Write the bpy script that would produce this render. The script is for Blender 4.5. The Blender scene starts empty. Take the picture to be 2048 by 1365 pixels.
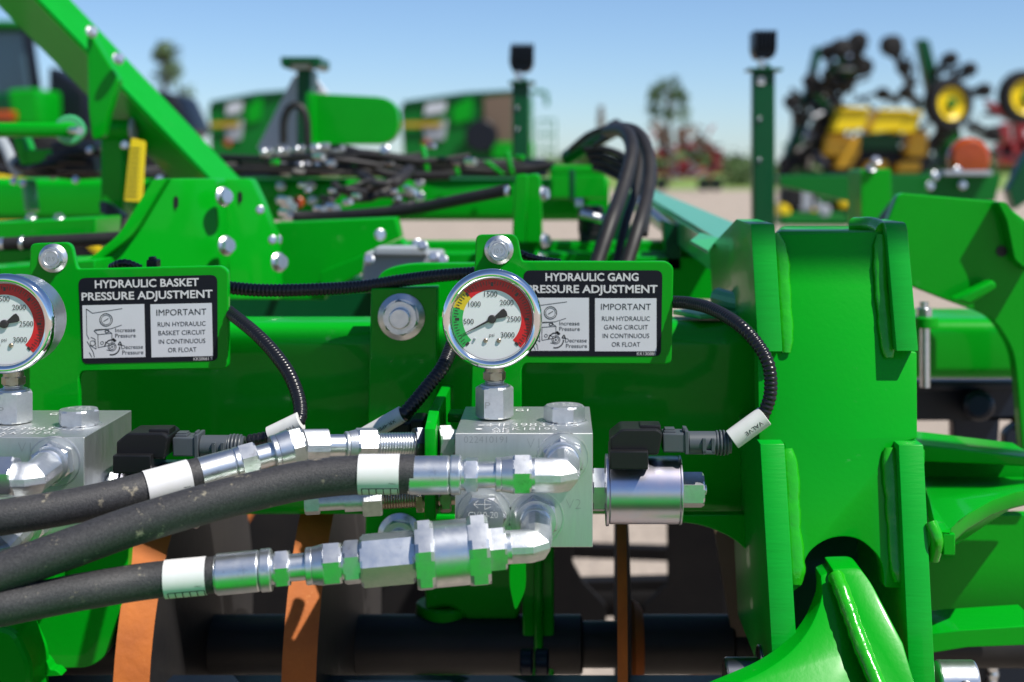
import bpy, bmesh, math, random
from mathutils import Vector, Matrix
R = math.radians
random.seed(7)
C = bpy.context.scene.collection
SC = bpy.context.scene

# ------------------------------------------------------------------ camera, sky, sun, exposure
F, CX, HY, H = 2844.4, 1120.0, 330.0, 1.35        # focal length and principal point in photo pixels, eye height in metres
cam_d = bpy.data.cameras.new("camera"); cam = bpy.data.objects.new("camera", cam_d); C.objects.link(cam)
cam.location = (0, 0, H); cam.rotation_euler = (R(90), 0, 0)
cam_d.sensor_width = 36; cam_d.lens = 50
cam_d.shift_x = (1024 - CX) / 2048; cam_d.shift_y = (HY - 682.5) / 2048
cam_d.clip_start = 0.02; cam_d.clip_end = 2000
cam_d.dof.use_dof = True; cam_d.dof.focus_distance = 0.95; cam_d.dof.aperture_fstop = 6.3
SC.camera = cam

SUN_EL, SUN_AZ = R(56), R(121)                      # azimuth clockwise from +Y: behind the camera, to the right
wd = bpy.data.worlds.new("World"); SC.world = wd; wd.use_nodes = True
nt = wd.node_tree; nt.nodes.clear()
sky = nt.nodes.new("ShaderNodeTexSky"); sky.sky_type = 'NISHITA'; sky.sun_disc = False
sky.sun_elevation = SUN_EL; sky.sun_rotation = SUN_AZ; sky.air_density = 0.75; sky.dust_density = 0.3; sky.ozone_density = 4.0
bg = nt.nodes.new("ShaderNodeBackground"); bg.inputs[1].default_value = 0.09
wo = nt.nodes.new("ShaderNodeOutputWorld")
hs = nt.nodes.new('ShaderNodeHueSaturation'); hs.inputs['Saturation'].default_value = 1.0
tint = nt.nodes.new('ShaderNodeMix'); tint.data_type = 'RGBA'; tint.blend_type = 'MULTIPLY'; tint.inputs['Factor'].default_value = 1; tint.inputs['B'].default_value = (0.93, 1.0, 1.07, 1)
nt.links.new(sky.outputs[0], hs.inputs['Color']); nt.links.new(hs.outputs[0], tint.inputs['A']); nt.links.new(tint.outputs['Result'], bg.inputs[0]); nt.links.new(bg.outputs[0], wo.inputs[0])
sd = bpy.data.lights.new("sun", 'SUN'); so = bpy.data.objects.new("sun", sd); C.objects.link(so)
sd.energy = 5.0; sd.angle = R(0.53); sd.color = (1.0, 0.95, 0.87)
sv = Vector((math.sin(SUN_AZ) * math.cos(SUN_EL), math.cos(SUN_AZ) * math.cos(SUN_EL), math.sin(SUN_EL)))
so.rotation_euler = sv.to_track_quat('Z', 'Y').to_euler(); so.location = sv * 30
SC.view_settings.view_transform = 'Standard'; SC.view_settings.look = 'None'
SC.view_settings.exposure = 0.5; SC.view_settings.gamma = 1.0
SC.cycles.max_bounces = 8; SC.cycles.transparent_max_bounces = 8
SC.cycles.caustics_reflective = False; SC.cycles.caustics_refractive = False
SC.cycles.sample_clamp_indirect = 6.0

# ------------------------------------------------------------------ materials
def mat(name, col, rough=0.5, metal=0.0, col2=None, nscale=40, namount=0.5, bump=0.0, bscale=200, coat=0.0,
        rough2=None, stretch=None, spots=None, spec=0.5, bdist=0.001):
    m = bpy.data.materials.new(name); m.use_nodes = True
    t = m.node_tree; N = t.nodes; L = t.links
    b = N["Principled BSDF"]
    b.inputs["Base Color"].default_value = (*col, 1); b.inputs["Roughness"].default_value = rough
    b.inputs["Metallic"].default_value = metal; b.inputs["Coat Weight"].default_value = coat
    b.inputs["Coat Roughness"].default_value = 0.06; b.inputs["Specular IOR Level"].default_value = spec
    tc = N.new("ShaderNodeTexCoord"); vec = tc.outputs["Object"]
    if stretch:
        mp = N.new("ShaderNodeMapping"); mp.inputs["Scale"].default_value = stretch
        L.new(vec, mp.inputs[0]); vec = mp.outputs[0]
    colsock = None
    if col2 or rough2 is not None:
        n = N.new("ShaderNodeTexNoise"); n.inputs["Scale"].default_value = nscale; n.inputs["Detail"].default_value = 6
        n.inputs["Roughness"].default_value = 0.6
        L.new(vec, n.inputs["Vector"])
        r = N.new("ShaderNodeMapRange"); r.inputs["From Min"].default_value = 0.5 - 0.25 * namount - 0.02
        r.inputs["From Max"].default_value = 0.5 + 0.25 * namount + 0.02
        L.new(n.outputs[0], r.inputs[0])
        if col2:
            mx = N.new("ShaderNodeMix"); mx.data_type = 'RGBA'
            mx.inputs["A"].default_value = (*col, 1); mx.inputs["B"].default_value = (*col2, 1)
            L.new(r.outputs[0], mx.inputs["Factor"]); colsock = mx.outputs["Result"]
        if rough2 is not None:
            rr = N.new("ShaderNodeMapRange"); rr.inputs["To Min"].default_value = rough; rr.inputs["To Max"].default_value = rough2
            L.new(r.outputs[0], rr.inputs[0]); L.new(rr.outputs[0], b.inputs["Roughness"])
    if spots:                                        # (colour, scale, threshold, roughness) dirt of its own shape
        sc_, ss, th = spots[0], spots[1], spots[2]
        n2 = N.new("ShaderNodeTexNoise"); n2.inputs["Scale"].default_value = ss; n2.inputs["Detail"].default_value = 5
        n2.inputs["Roughness"].default_value = 0.7
        L.new(tc.outputs["Object"], n2.inputs["Vector"])
        r2 = N.new("ShaderNodeMapRange"); r2.inputs["From Min"].default_value = th; r2.inputs["From Max"].default_value = th + 0.1
        r2.inputs["To Max"].default_value = 0.75
        L.new(n2.outputs[0], r2.inputs[0])
        m2 = N.new("ShaderNodeMix"); m2.data_type = 'RGBA'; m2.inputs["B"].default_value = (*sc_, 1)
        if colsock: L.new(colsock, m2.inputs["A"])
        else: m2.inputs["A"].default_value = (*col, 1)
        L.new(r2.outputs[0], m2.inputs["Factor"]); colsock = m2.outputs["Result"]
    if colsock: L.new(colsock, b.inputs["Base Color"])
    if bump:
        n3 = N.new("ShaderNodeTexNoise"); n3.inputs["Scale"].default_value = bscale; n3.inputs["Detail"].default_value = 4
        L.new(vec, n3.inputs["Vector"])
        bp = N.new("ShaderNodeBump"); bp.inputs["Strength"].default_value = min(1.0, bump * 4); bp.inputs["Distance"].default_value = 0.001 * max(1, bump * 4)
        if bump < 0.25: bp.inputs["Distance"].default_value = 0.001
        bp.inputs["Distance"].default_value = bdist
        L.new(n3.outputs[0], bp.inputs["Height"]); L.new(bp.outputs[0], b.inputs["Normal"])
    return m

M = {}
GREEN = (0.0, 0.295, 0.007)
M['green'] = mat('green_paint', GREEN, 0.28, 0, (0.0, 0.25, 0.006), 9, 1.2, 0.08, 240, coat=0.18, rough2=0.46, bdist=0.0004, spec=0.10, spots=((0.07, 0.30, 0.09), 55, 0.67))
M['edge'] = mat('cut_edge_green', (0.0, 0.30, 0.016), 0.36, 0, (0.0, 0.26, 0.012), 30, 1, 0.035, 70, coat=0.15, spec=0.25, stretch=(1, 1, 9))
M['weld'] = mat('painted_weld', (0.012, 0.31, 0.006), 0.22, 0, None, 30, 1, 0.25, 110, coat=0.35, spec=.3)
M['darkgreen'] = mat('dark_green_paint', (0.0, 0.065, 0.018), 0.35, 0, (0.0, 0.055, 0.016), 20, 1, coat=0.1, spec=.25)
M['fargreen'] = mat('far_green_paint', (0.0, 0.10, 0.012), 0.45, 0, (0.0, 0.15, 0.012), 1.5, 1, spec=.25)
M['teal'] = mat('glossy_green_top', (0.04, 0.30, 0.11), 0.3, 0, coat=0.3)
M['alu'] = mat('milled_aluminium', (0.62, 0.64, 0.63), 0.42, 1.0, (0.52, 0.54, 0.53), 260, 1, 0.03, 900, bdist=0.0002, rough2=0.52, stretch=(1, 1, 0.12))
M['zinc'] = mat('zinc_plated_steel', (0.72, 0.735, 0.75), 0.28, 1.0, (0.52, 0.54, 0.565), 150, 1.3, 0.05, 1300, rough2=0.42, bdist=0.0001, spots=((0.42, 0.42, 0.42), 90, 0.60))
M['cast'] = mat('forged_zinc', (0.66, 0.68, 0.70), 0.42, 1.0, (0.50, 0.52, 0.54), 240, 1, 0.15, 1400, rough2=0.5, bdist=0.0002)
M['coil'] = mat('iridescent_coil_can', (0.50, 0.54, 0.66), 0.30, 1.0, (0.62, 0.55, 0.62), 45, 0.8, 0.0, 500, rough2=0.33)
M['chrome'] = mat('polished_steel', (0.80, 0.81, 0.82), 0.07, 1.0)
M['brass'] = mat('dull_brass', (0.30, 0.24, 0.17), 0.38, 1.0, (0.42, 0.38, 0.32), 160, 1)
M['darksteel'] = mat('dark_steel', (0.13, 0.14, 0.16), 0.3, 1.0)
M['hose'] = mat('black_hose_rubber', (0.011, 0.011, 0.013), 0.6, 0, (0.036, 0.035, 0.038), 700, 0.6, 0.14, 1300, spots=((0.32, 0.28, 0.20), 95, 0.615), bdist=0.0005)
M['rubber'] = mat('plain_rubber', (0.010, 0.010, 0.012), 0.5, 0, (0.022, 0.020, 0.019), 60, 1, spec=.3)
M['conduit'] = mat('split_conduit', (0.008, 0.008, 0.010), 0.28, spec=.4)
M['plastic'] = mat('black_plastic', (0.006, 0.006, 0.007), 0.42, 0, None, 1, 1, 0.08, 1500, bdist=.0003, spec=.35)
M['greyplastic'] = mat('grey_plastic', (0.055, 0.065, 0.075), 0.42)
M['white'] = mat('white_label', (0.60, 0.60, 0.61), 0.4, 0, (0.55, 0.55, 0.54), 120, 1)
M['sleeve'] = mat('heat_shrink_sleeve', (0.62, 0.62, 0.60), 0.4, 0, (0.52, 0.52, 0.50), 90, 1)
M['panel'] = mat('decal_grey', (0.58, 0.60, 0.63), 0.38, 0, (0.54, 0.56, 0.59), 40, 1)
M['black'] = mat('decal_black', (0.008, 0.009, 0.014), 0.45, spec=0.15)
M['ink'] = mat('ink', (0.010, 0.010, 0.012), 0.5)
M['dial'] = mat('dial_white', (0.78, 0.79, 0.80), 0.45)
M['stripe'] = mat('faded_yellow_stripe', (0.36, 0.24, 0.01), 0.5)
M['red'] = mat('dial_red', (0.66, 0.010, 0.016), 0.5, spec=.2)
M['yellow'] = mat('dial_yellow', (0.70, 0.52, 0.02), 0.5, spec=.2)
M['dgreen'] = mat('dial_green', (0.02, 0.42, 0.08), 0.5, spec=.2)
M['rust'] = mat('rust', (0.48, 0.135, 0.014), 0.75, 0, (0.22, 0.052, 0.008), 26, 1.6, 0.15, 150, spots=((0.5, 0.2, 0.05), 60, 0.62))
M['tan'] = mat('tan_worn_steel', (0.16, 0.11, 0.07), 0.5, 0, (0.10, 0.07, 0.045), 20, 1.2)
M['blackdisc'] = mat('shaded_black_steel', (0.005, 0.005, 0.006), 0.6, 0, (0.010, 0.009, 0.009), 18, 1.2, spec=0.06)  # disc paint made darker for the shaded parts, shade put into the colour
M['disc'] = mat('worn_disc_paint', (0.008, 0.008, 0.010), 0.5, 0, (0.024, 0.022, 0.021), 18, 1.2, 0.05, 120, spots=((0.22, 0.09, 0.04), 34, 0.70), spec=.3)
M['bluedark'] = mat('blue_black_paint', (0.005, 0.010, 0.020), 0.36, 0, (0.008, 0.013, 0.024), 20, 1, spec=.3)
M['gravel'] = mat('gravel', (0.38, 0.315, 0.26), 0.9, 0, (0.24, 0.20, 0.16), 2.2, 1.3, 0.6, 25, bdist=0.02, spots=((0.20, 0.165, 0.13), 14, 0.56))
M['grass'] = mat('grass', (0.11, 0.20, 0.025), 0.85, 0, (0.16, 0.22, 0.04), 0.12, 1)
M['leaf'] = mat('leaf', (0.05, 0.10, 0.025), 0.7, 0, (0.085, 0.14, 0.04), 0.8, 1)
M['bark'] = mat('bark', (0.12, 0.09, 0.06), 0.9)
M['tanky'] = mat('yellow_plastic', (0.74, 0.54, 0.008), 0.4, spec=.3)
M['redpaint'] = mat('red_paint', (0.26, 0.008, 0.014), 0.4, 0, (0.22, 0.02, 0.018), 2, 1)
M['brownmesh'] = mat('brown_grille', (0.13, 0.09, 0.06), 0.7)
M['lightgrey'] = mat('light_grey_paint', (0.46, 0.49, 0.53), 0.45)
M['orange'] = mat('orange_plastic', (0.62, 0.34, 0.006), 0.4)
M['grey'] = mat('grey_paint', (0.28, 0.31, 0.34), 0.45)
M['amber'] = mat('amber_lens', (0.36, 0.060, 0.004), 0.25, 0, (0.26, 0.036, 0.003), 60, 1)
M['yellowlabel'] = mat('yellow_label', (0.80, 0.60, 0.01), 0.4)
M['tyre'] = mat('tyre_rubber', (0.012, 0.012, 0.013), 0.7, spec=.2)
M['lampglass'] = mat('lamp_black', (0.004, 0.006, 0.011), 0.4, spec=.3)
M['window'] = mat('tinted_window', (0.05, 0.10, 0.13), 0.06, 0, coat=1.0)
M['engrave'] = mat('engraved_marks', (0.34, 0.36, 0.36), 0.5, 0.6)
M['engravelight'] = mat('laser_marks', (0.80, 0.81, 0.81), 0.6, 0.3)
# glass over the dial: transparent with a Fresnel sheen
g = bpy.data.materials.new('dial_glass'); g.use_nodes = True; t = g.node_tree; t.nodes.clear()
o_ = t.nodes.new("ShaderNodeOutputMaterial"); mx_ = t.nodes.new("ShaderNodeMixShader"); tr_ = t.nodes.new("ShaderNodeBsdfTransparent")
gl_ = t.nodes.new("ShaderNodeBsdfGlossy"); gl_.inputs["Roughness"].default_value = 0.03; fr_ = t.nodes.new("ShaderNodeMapRange"); lw_ = t.nodes.new("ShaderNodeLayerWeight"); lw_.inputs[0].default_value = 0.3; t.links.new(lw_.outputs['Facing'], fr_.inputs[0]); fr_.inputs['From Min'].default_value = 0.3; fr_.inputs['To Min'].default_value = 0.035; fr_.inputs['To Max'].default_value = 0.5
t.links.new(fr_.outputs[0], mx_.inputs[0]); t.links.new(tr_.outputs[0], mx_.inputs[1]); t.links.new(gl_.outputs[0], mx_.inputs[2]); t.links.new(mx_.outputs[0], o_.inputs[0])
M['glass'] = g

# ------------------------------------------------------------------ helpers
def W(px, py, Y):
    return Vector(((px - CX) * Y / F, Y, H - (py - HY) * Y / F))
def m_(px, Y):                                      # a length in photo pixels at distance Y, in metres
    return px * Y / F

def rnd(pts, n=5):
    """Fillet the corners of a pixel polygon whose points carry a third number, the radius."""
    out = []; k = len(pts)
    for i, p in enumerate(pts):
        if len(p) < 3 or p[2] == 0: out.append((p[0], p[1])); continue
        a = Vector(pts[i - 1][:2]); b = Vector(p[:2]); c = Vector(pts[(i + 1) % k][:2])
        d = min(p[2], (a - b).length * 0.49, (c - b).length * 0.49)
        s = b + (a - b).normalized() * d; e = b + (c - b).normalized() * d
        for j in range(n + 1):
            u = j / n
            q = s * (1 - u) ** 2 + b * 2 * u * (1 - u) + e * u * u
            out.append((q.x, q.y))
    return out

class MB:
    def __init__(self): self.bm = bmesh.new()
    def _add(self, tb, mi):
        bmesh.ops.recalc_face_normals(tb, faces=tb.faces[:])
        for f in tb.faces: f.material_index = mi
        me = bpy.data.meshes.new("tmp"); tb.to_mesh(me); tb.free()
        self.bm.from_mesh(me); bpy.data.meshes.remove(me)
    def prism(self, pts, d, mi=0, bev=0.0, seg=2):
        tb = bmesh.new(); d = Vector(d)
        a = [tb.verts.new(p) for p in pts]; b = [tb.verts.new(Vector(p) + d) for p in pts]
        n = len(a)
        tb.faces.new(a); tb.faces.new(b[::-1])
        for i in range(n): tb.faces.new((a[i], b[i], b[(i + 1) % n], a[(i + 1) % n]))
        bmesh.ops.recalc_face_normals(tb, faces=tb.faces[:])
        if bev:
            es = [e for e in tb.edges if len(e.link_faces) == 2 and e.calc_face_angle(0) > R(28)]
            bmesh.ops.bevel(tb, geom=es, offset=bev, segments=seg, affect='EDGES', clamp_overlap=True, profile=0.5)
        self._add(tb, mi); return self
    def plate(self, pts, Y, t, mi=0, bev=0.0007, seg=2):
        P = [W(p[0], p[1], p[2] if len(p) > 2 else Y) for p in pts]
        return self.prism(P, (0, t, 0), mi, bev, seg)
    def box(self, c, s, mi=0, bev=0.0, rot=None, seg=2):
        c = Vector(c); x, y, z = s[0] / 2, s[1] / 2, s[2] / 2
        pts = [Vector(v) for v in ((-x, -y, -z), (x, -y, -z), (x, -y, z), (-x, -y, z))]; d = Vector((0, 2 * y, 0))
        if rot: pts = [rot @ p for p in pts]; d = rot @ d
        return self.prism([c + p for p in pts], d, mi, bev, seg)
    def pbox(self, x0, y0, x1, y1, Y, t, mi=0, bev=0.001, seg=2):
        return self.plate([(x0, y0), (x1, y0), (x1, y1), (x0, y1)], Y, t, mi, bev, seg)
    def lathe(self, p0, axis, prof, mi=0, seg=32, nsides=None, ang=0.0, caps=True, up=None):
        """prof: list of (distance along axis, radius)"""
        tb = bmesh.new(); a = Vector(axis).normalized(); p0 = Vector(p0)
        u = (Vector(up) if up else (Vector((0, 0, 1)) if abs(a.z) < 0.9 else Vector((0, -1, 0))))
        e1 = (u - a * u.dot(a)).normalized(); e2 = a.cross(e1); n = nsides or seg
        rings = []
        for (d, r) in prof:
            rings.append([tb.verts.new(p0 + a * d + (e1 * math.cos(ang + 2 * math.pi * i / n) + e2 * math.sin(ang + 2 * math.pi * i / n)) * r) for i in range(n)])
        for q in range(len(rings) - 1):
            for i in range(n):
                j = (i + 1) % n
                tb.faces.new((rings[q][i], rings[q][j], rings[q + 1][j], rings[q + 1][i]))
        if caps:
            tb.faces.new(rings[0][::-1]); tb.faces.new(rings[-1])
        self._add(tb, mi); return self
    def cyl(self, p0, p1, r, mi=0, seg=28, ch=0.0, r1=None):
        p0 = Vector(p0); p1 = Vector(p1); L = (p1 - p0).length; r1 = r if r1 is None else r1
        pr = [(0, r), (L, r1)] if not ch else [(0, r - ch), (ch * .4, r - ch * .3), (ch, r), (L - ch, r1), (L - ch * .4, r1 - ch * .3), (L, r1 - ch)]
        return self.lathe(p0, p1 - p0, pr, mi, seg)
    def hexn(self, p0, p1, r, mi=0, ang=0.0, ch=None, up=None):
        """hexagon between p0 and p1, r to the corners, chamfered ends"""
        p0 = Vector(p0); p1 = Vector(p1); L = (p1 - p0).length; ch = (0.09 * r if ch is None else ch); ch = min(ch, L * .3)
        tb = bmesh.new(); a = (p1 - p0).normalized()
        u = (Vector(up) if up else (Vector((0, 0, 1)) if abs(a.z) < 0.9 else Vector((0, -1, 0))))
        e1 = (u - a * u.dot(a)).normalized(); e2 = a.cross(e1)
        def ring(d, rr, circ):
            vs = []
            for i in range(24):
                th = 2 * math.pi * i / 24
                k = math.cos(R(30)) / math.cos((th % R(60)) - R(30))
                q = rr * (k if not circ else min(k, 0.885))
                vs.append(tb.verts.new(p0 + a * d + (e1 * math.cos(ang + th) + e2 * math.sin(ang + th)) * q))
            return vs
        rs = [ring(0, r, True), ring(ch, r, False), ring(L - ch, r, False), ring(L, r, True)]
        for q in range(3):
            for i in range(24):
                j = (i + 1) % 24; tb.faces.new((rs[q][i], rs[q][j], rs[q + 1][j], rs[q + 1][i]))
        tb.faces.new(rs[0][::-1]); tb.faces.new(rs[3])
        es = [e for e in tb.edges if len(e.link_faces) == 2 and e.calc_face_angle(0) > R(40)]
        bmesh.ops.bevel(tb, geom=es, offset=0.00035, segments=1, affect='EDGES', clamp_overlap=True)
        self._add(tb, mi); return self
    def sweep(self, path, r, mi=0, seg=18, caps=True, prof=None, rfun=None):
        """tube along 3D points; prof(th) scales the radius round the section, rfun(i, s) along it"""
        tb = bmesh.new(); P = [Vector(p) for p in path]; n = len(P)
        T = [(P[min(i + 1, n - 1)] - P[max(i - 1, 0)]).normalized() for i in range(n)]
        u = Vector((0, 0, 1)) if abs(T[0].z) < 0.9 else Vector((0, -1, 0))
        e1 = (u - T[0] * u.dot(T[0])).normalized(); rings = []; s = 0
        for i in range(n):
            if i:
                q = T[i - 1].rotation_difference(T[i]); e1 = (q @ e1); e1 = (e1 - T[i] * e1.dot(T[i])).normalized(); s += (P[i] - P[i - 1]).length
            e2 = T[i].cross(e1); rr = r(i / (n - 1)) if callable(r) else r
            if rfun: rr *= rfun(i, s)
            ring = []
            for k in range(seg):
                th = 2 * math.pi * k / seg; q = rr * (prof(th) if prof else 1)
                ring.append(tb.verts.new(P[i] + (e1 * math.cos(th) + e2 * math.sin(th)) * q))
            rings.append(ring)
        for q in range(n - 1):
            for i in range(seg):
                j = (i + 1) % seg; tb.faces.new((rings[q][i], rings[q][j], rings[q + 1][j], rings[q + 1][i]))
        if caps: tb.faces.new(rings[0][::-1]); tb.faces.new(rings[-1])
        self._add(tb, mi); return self
    def strip(self, pts, mi=0):                      # flat faces: list of quads / polygons in 3D
        tb = bmesh.new()
        for poly in pts: tb.faces.new([tb.verts.new(p) for p in poly])
        for f in tb.faces: f.material_index = mi
        me = bpy.data.meshes.new("tmp"); tb.to_mesh(me); tb.free(); self.bm.from_mesh(me); bpy.data.meshes.remove(me); return self
    def text(self, s, o, w, h, mi=0, ux=(1, 0, 0), uy=(0, 0, 1), bold=0.0, align='C'):
        """lettering fitted to width w and capital height h (metres); o is the middle (or left end) of its base line"""
        cu = bpy.data.curves.new("tmp", 'FONT'); cu.body = s; cu.size = 1.0; cu.offset = bold; cu.resolution_u = 3
        ob = bpy.data.objects.new("tmp", cu); C.objects.link(ob)
        me = bpy.data.meshes.new_from_object(ob.evaluated_get(bpy.context.evaluated_depsgraph_get()))
        bpy.data.objects.remove(ob); bpy.data.curves.remove(cu)
        xs = [v.co.x for v in me.vertices]; x0, x1 = min(xs), max(xs)
        sx = w / (x1 - x0); sy = h / 0.73; ux = Vector(ux); uy = Vector(uy); o = Vector(o)
        off = (x0 + x1) / 2 if align == 'C' else x0
        nrm = ux.cross(uy)
        for v in me.vertices: v.co = o + ux * ((v.co.x - off) * sx) + uy * (v.co.y * sy)
        tb = bmesh.new(); tb.from_mesh(me); bpy.data.meshes.remove(me)
        tb.normal_update()
        for f in tb.faces:
            f.material_index = mi
            if f.normal.dot(nrm) < 0: f.normal_flip()
        me = bpy.data.meshes.new("tmp"); tb.to_mesh(me); tb.free(); self.bm.from_mesh(me); bpy.data.meshes.remove(me); return self
    def build(self, name, mats, parent=None, sharp=22, **props):
        me = bpy.data.meshes.new(name); 
        root = parent
        while root is not None and root.parent: root = root.parent
        if root is not None: bmesh.ops.translate(self.bm, verts=self.bm.verts[:], vec=-Vector(root.location))
        self.bm.to_mesh(me); self.bm.free()
        for mm in (mats if isinstance(mats, (list, tuple)) else [mats]): me.materials.append(M[mm] if isinstance(mm, str) else mm)
        for p in me.polygons: p.use_smooth = True
        me.set_sharp_from_angle(angle=R(sharp))
        ob = bpy.data.objects.new(name, me); C.objects.link(ob)
        if parent is not None: ob.parent = parent
        for k, v in props.items(): ob[k] = v
        return ob

def tag(o, label, cat, group=None, kind=None):
    o['label'] = label; o['category'] = cat
    if group: o['group'] = group
    if kind: o['kind'] = kind
    return o
def thing(name, label, cat, loc=(0, 0, 0), group=None):
    o = bpy.data.objects.new(name, None); C.objects.link(o); o.location = loc; o.empty_display_size = 0.05
    return tag(o, label, cat, group)
def copy_tree(o, parent=None, skip=()):
    c = o.copy(); C.objects.link(c); c.parent = parent
    for ch in list(o.children):
        if ch.name.split('.')[0] in skip: continue
        copy_tree(ch, c, skip)
    return c
def curve(pts, step=0.004):
    """Catmull-Rom through 3D points, resampled evenly"""
    P = [Vector(p) for p in pts]; P = [P[0] * 2 - P[1]] + P + [P[-1] * 2 - P[-2]]; fine = []
    for i in range(1, len(P) - 2):
        for k in range(40):
            u = k / 40; a, b, c, d = P[i - 1:i + 3]
            fine.append(0.5 * ((2 * b) + (c - a) * u + (2 * a - 5 * b + 4 * c - d) * u * u + (3 * b - a - 3 * c + d) * u ** 3))
    fine.append(P[-2]); out = [fine[0]]; acc = 0
    L = sum((fine[i + 1] - fine[i]).length for i in range(len(fine) - 1)); n = max(2, int(L / step)); st = L / n; nxt = st
    for i in range(len(fine) - 1):
        d = (fine[i + 1] - fine[i]).length
        while acc + d >= nxt - 1e-9 and len(out) < n:
            out.append(fine[i].lerp(fine[i + 1], (nxt - acc) / d)); nxt += st
        acc += d
    out.append(fine[-1]); return out
def hosepath(pts, step=0.004): return curve([W(*p) for p in pts], step)
def conduit(mb, pts, rpx, Yr, mi=0, pitch=0.0031, slit=True):
    path = hosepath(pts, pitch / 6); r = m_(rpx, Yr)
    mb.sweep(path, r, mi, 20, True, None, lambda i, s: 1.0 - 0.13 * (0.5 + 0.5 * math.cos(2 * math.pi * s / pitch)) ** 1.5)
def bolt(mb, c, r, out=(0, -1, 0), mi=0, head=0.6, flange=1.0, stud=None, ang=0.3):
    """flange bolt: c on the surface, r = flange radius, out = outward direction"""
    o = Vector(out).normalized(); c = Vector(c)
    mb.lathe(c, o, [(0, r), (r * .07, r), (r * .14, r * .9), (r * .24, r * .76)], mi, 32)
    mb.hexn(c + o * r * .16, c + o * r * (.16 + head), r * .78, mi, ang, ch=r * .09)
    if stud: mb.cyl(c + o * r * (.1 + head), c + o * r * (.1 + head + stud), r * .44, mi, 24, r * .05)
class Axis:
    """a straight run of fittings between two photo points: at(x) is the 3D point above pixel column x"""
    def __init__(s, a, b): s.a, s.b = a, b
    def at(s, x):
        t = (x - s.a[0]) / (s.b[0] - s.a[0])
        return W(x, s.a[1] + (s.b[1] - s.a[1]) * t, s.a[2] + (s.b[2] - s.a[2]) * t)
    def Y(s, x):
        t = (x - s.a[0]) / (s.b[0] - s.a[0]); return s.a[2] + (s.b[2] - s.a[2]) * t
    def cyl(s, mb, x0, x1, rpx, mi=0, ch=0.0, r1=None):
        mb.cyl(s.at(x0), s.at(x1), m_(rpx, s.Y(x0)), mi, 32, ch, None if r1 is None else m_(r1, s.Y(x1)))
    def hex(s, mb, x0, x1, rpx, mi=0, ang=0.0): mb.hexn(s.at(x0), s.at(x1), m_(rpx, s.Y(x0)), mi, ang)
    def thread(s, mb, x0, x1, rpx, n, mi=0):
        r = m_(rpx, s.Y(x0)); p0, p1 = s.at(x0), s.at(x1); L = (p1 - p0).length
        pr = [(0, r)]
        for i in range(n): pr += [(L * (i + .3) / n, r), (L * (i + .5) / n, r * .88), (L * (i + .8) / n, r * .88)]
        pr += [(L, r)]; mb.lathe(p0, p1 - p0, pr, mi, 28)

# ------------------------------------------------------------------ the setting: ground, field
def ground_sheet(name, x0, x1, y0, y1, z, material, label, cat, kind):
    mb = MB(); mb.strip([[Vector((x0, y0, z)), Vector((x1, y0, z)), Vector((x1, y1, z)), Vector((x0, y1, z))]])
    o = mb.build(name, material); o['kind'] = kind; o['label'] = label; o['category'] = cat; return o
ground_sheet('ground', -900, 900, -300, 1600, 0, 'gravel', 'pale tan gravel yard under the machinery', 'ground', 'structure')
ground_sheet('grass_field', -900, 900, 76, 1600, 0.012, 'grass', 'flat green grass field beyond the gravel yard', 'field', 'structure')

DX = -0.3236                                        # the basket circuit's valve, gauge and coil repeat the gang circuit's this far to the left

# ------------------------------------------------------------------ main frame of the tillage machine
frame = thing('implement_frame', 'big green welded implement frame of square tube carrying the valve blocks and signs', 'machine frame', (0.1, 1.1, 0))
mb = MB()                                           # main square tube, rounded corners
YT0, YT1 = 1.12, 1.19; zt, zb = W(0, 648, YT0).z, W(0, 1038, YT0).z
def rrect(y0, y1, z0, z1, r, n=6):
    out = []
    for cy, cz, a0 in ((y1 - r, z1 - r, 0), (y0 + r, z1 - r, 90), (y0 + r, z0 + r, 180), (y1 - r, z0 + r, 270)):
        for k in range(n + 1):
            a = R(a0 + 90 * k / n); out.append((cy + r * math.cos(a), cz + r * math.sin(a)))
    return out
xL, xR = W(-500, 0, YT0).x, W(1512, 0, YT0).x
mb.prism([(xL, y, z) for y, z in rrect(YT0, YT1, zb, zt, 0.017)], (xR - xL, 0, 0))
mb.build('main_tube', 'green', frame, 25)
# clamp plate in front of the tube, its nut and the second plate behind the tube
mb = MB(); mb.plate([(742, 577), (876, 574), (868, 1084), (730, 1086)], 1.097, 0.020, 0, 0.0012)
cl = mb.build('clamp_plate', 'green', frame)
mb = MB(); bolt(mb, W(803, 634, 1.097), m_(47, 1.097), (0, -1, 0), 0, .34, stud=.42, ang=.15); mb.build('nut', 'zinc', cl)
mb = MB(); bolt(mb, W(800, 1070, 1.097), m_(44, 1.097), (0, -1, 0), 0, .34, stud=.3, ang=.4); mb.build('nut', 'zinc', cl)
mb = MB(); mb.plate(rnd([(752, 650), (752, 545, 60), (812, 528, 40), (1060, 526), (1060, 650)]), 1.193, 0.016, 0, 0.001); mb.build('back_clamp_plate', 'green', frame)
# curved gusset between tube and hinge tower
mb = MB(); mb.plate(rnd([(1340, 1030), (1350, 1044), (1405, 1050, 40), (1470, 1078, 40), (1510, 1120, 40), (1532, 1180, 40), (1545, 1290), (1552, 1030)]), 1.10, 0.012, 0, 0.0008); mb.build('gusset', 'green', frame)
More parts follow.
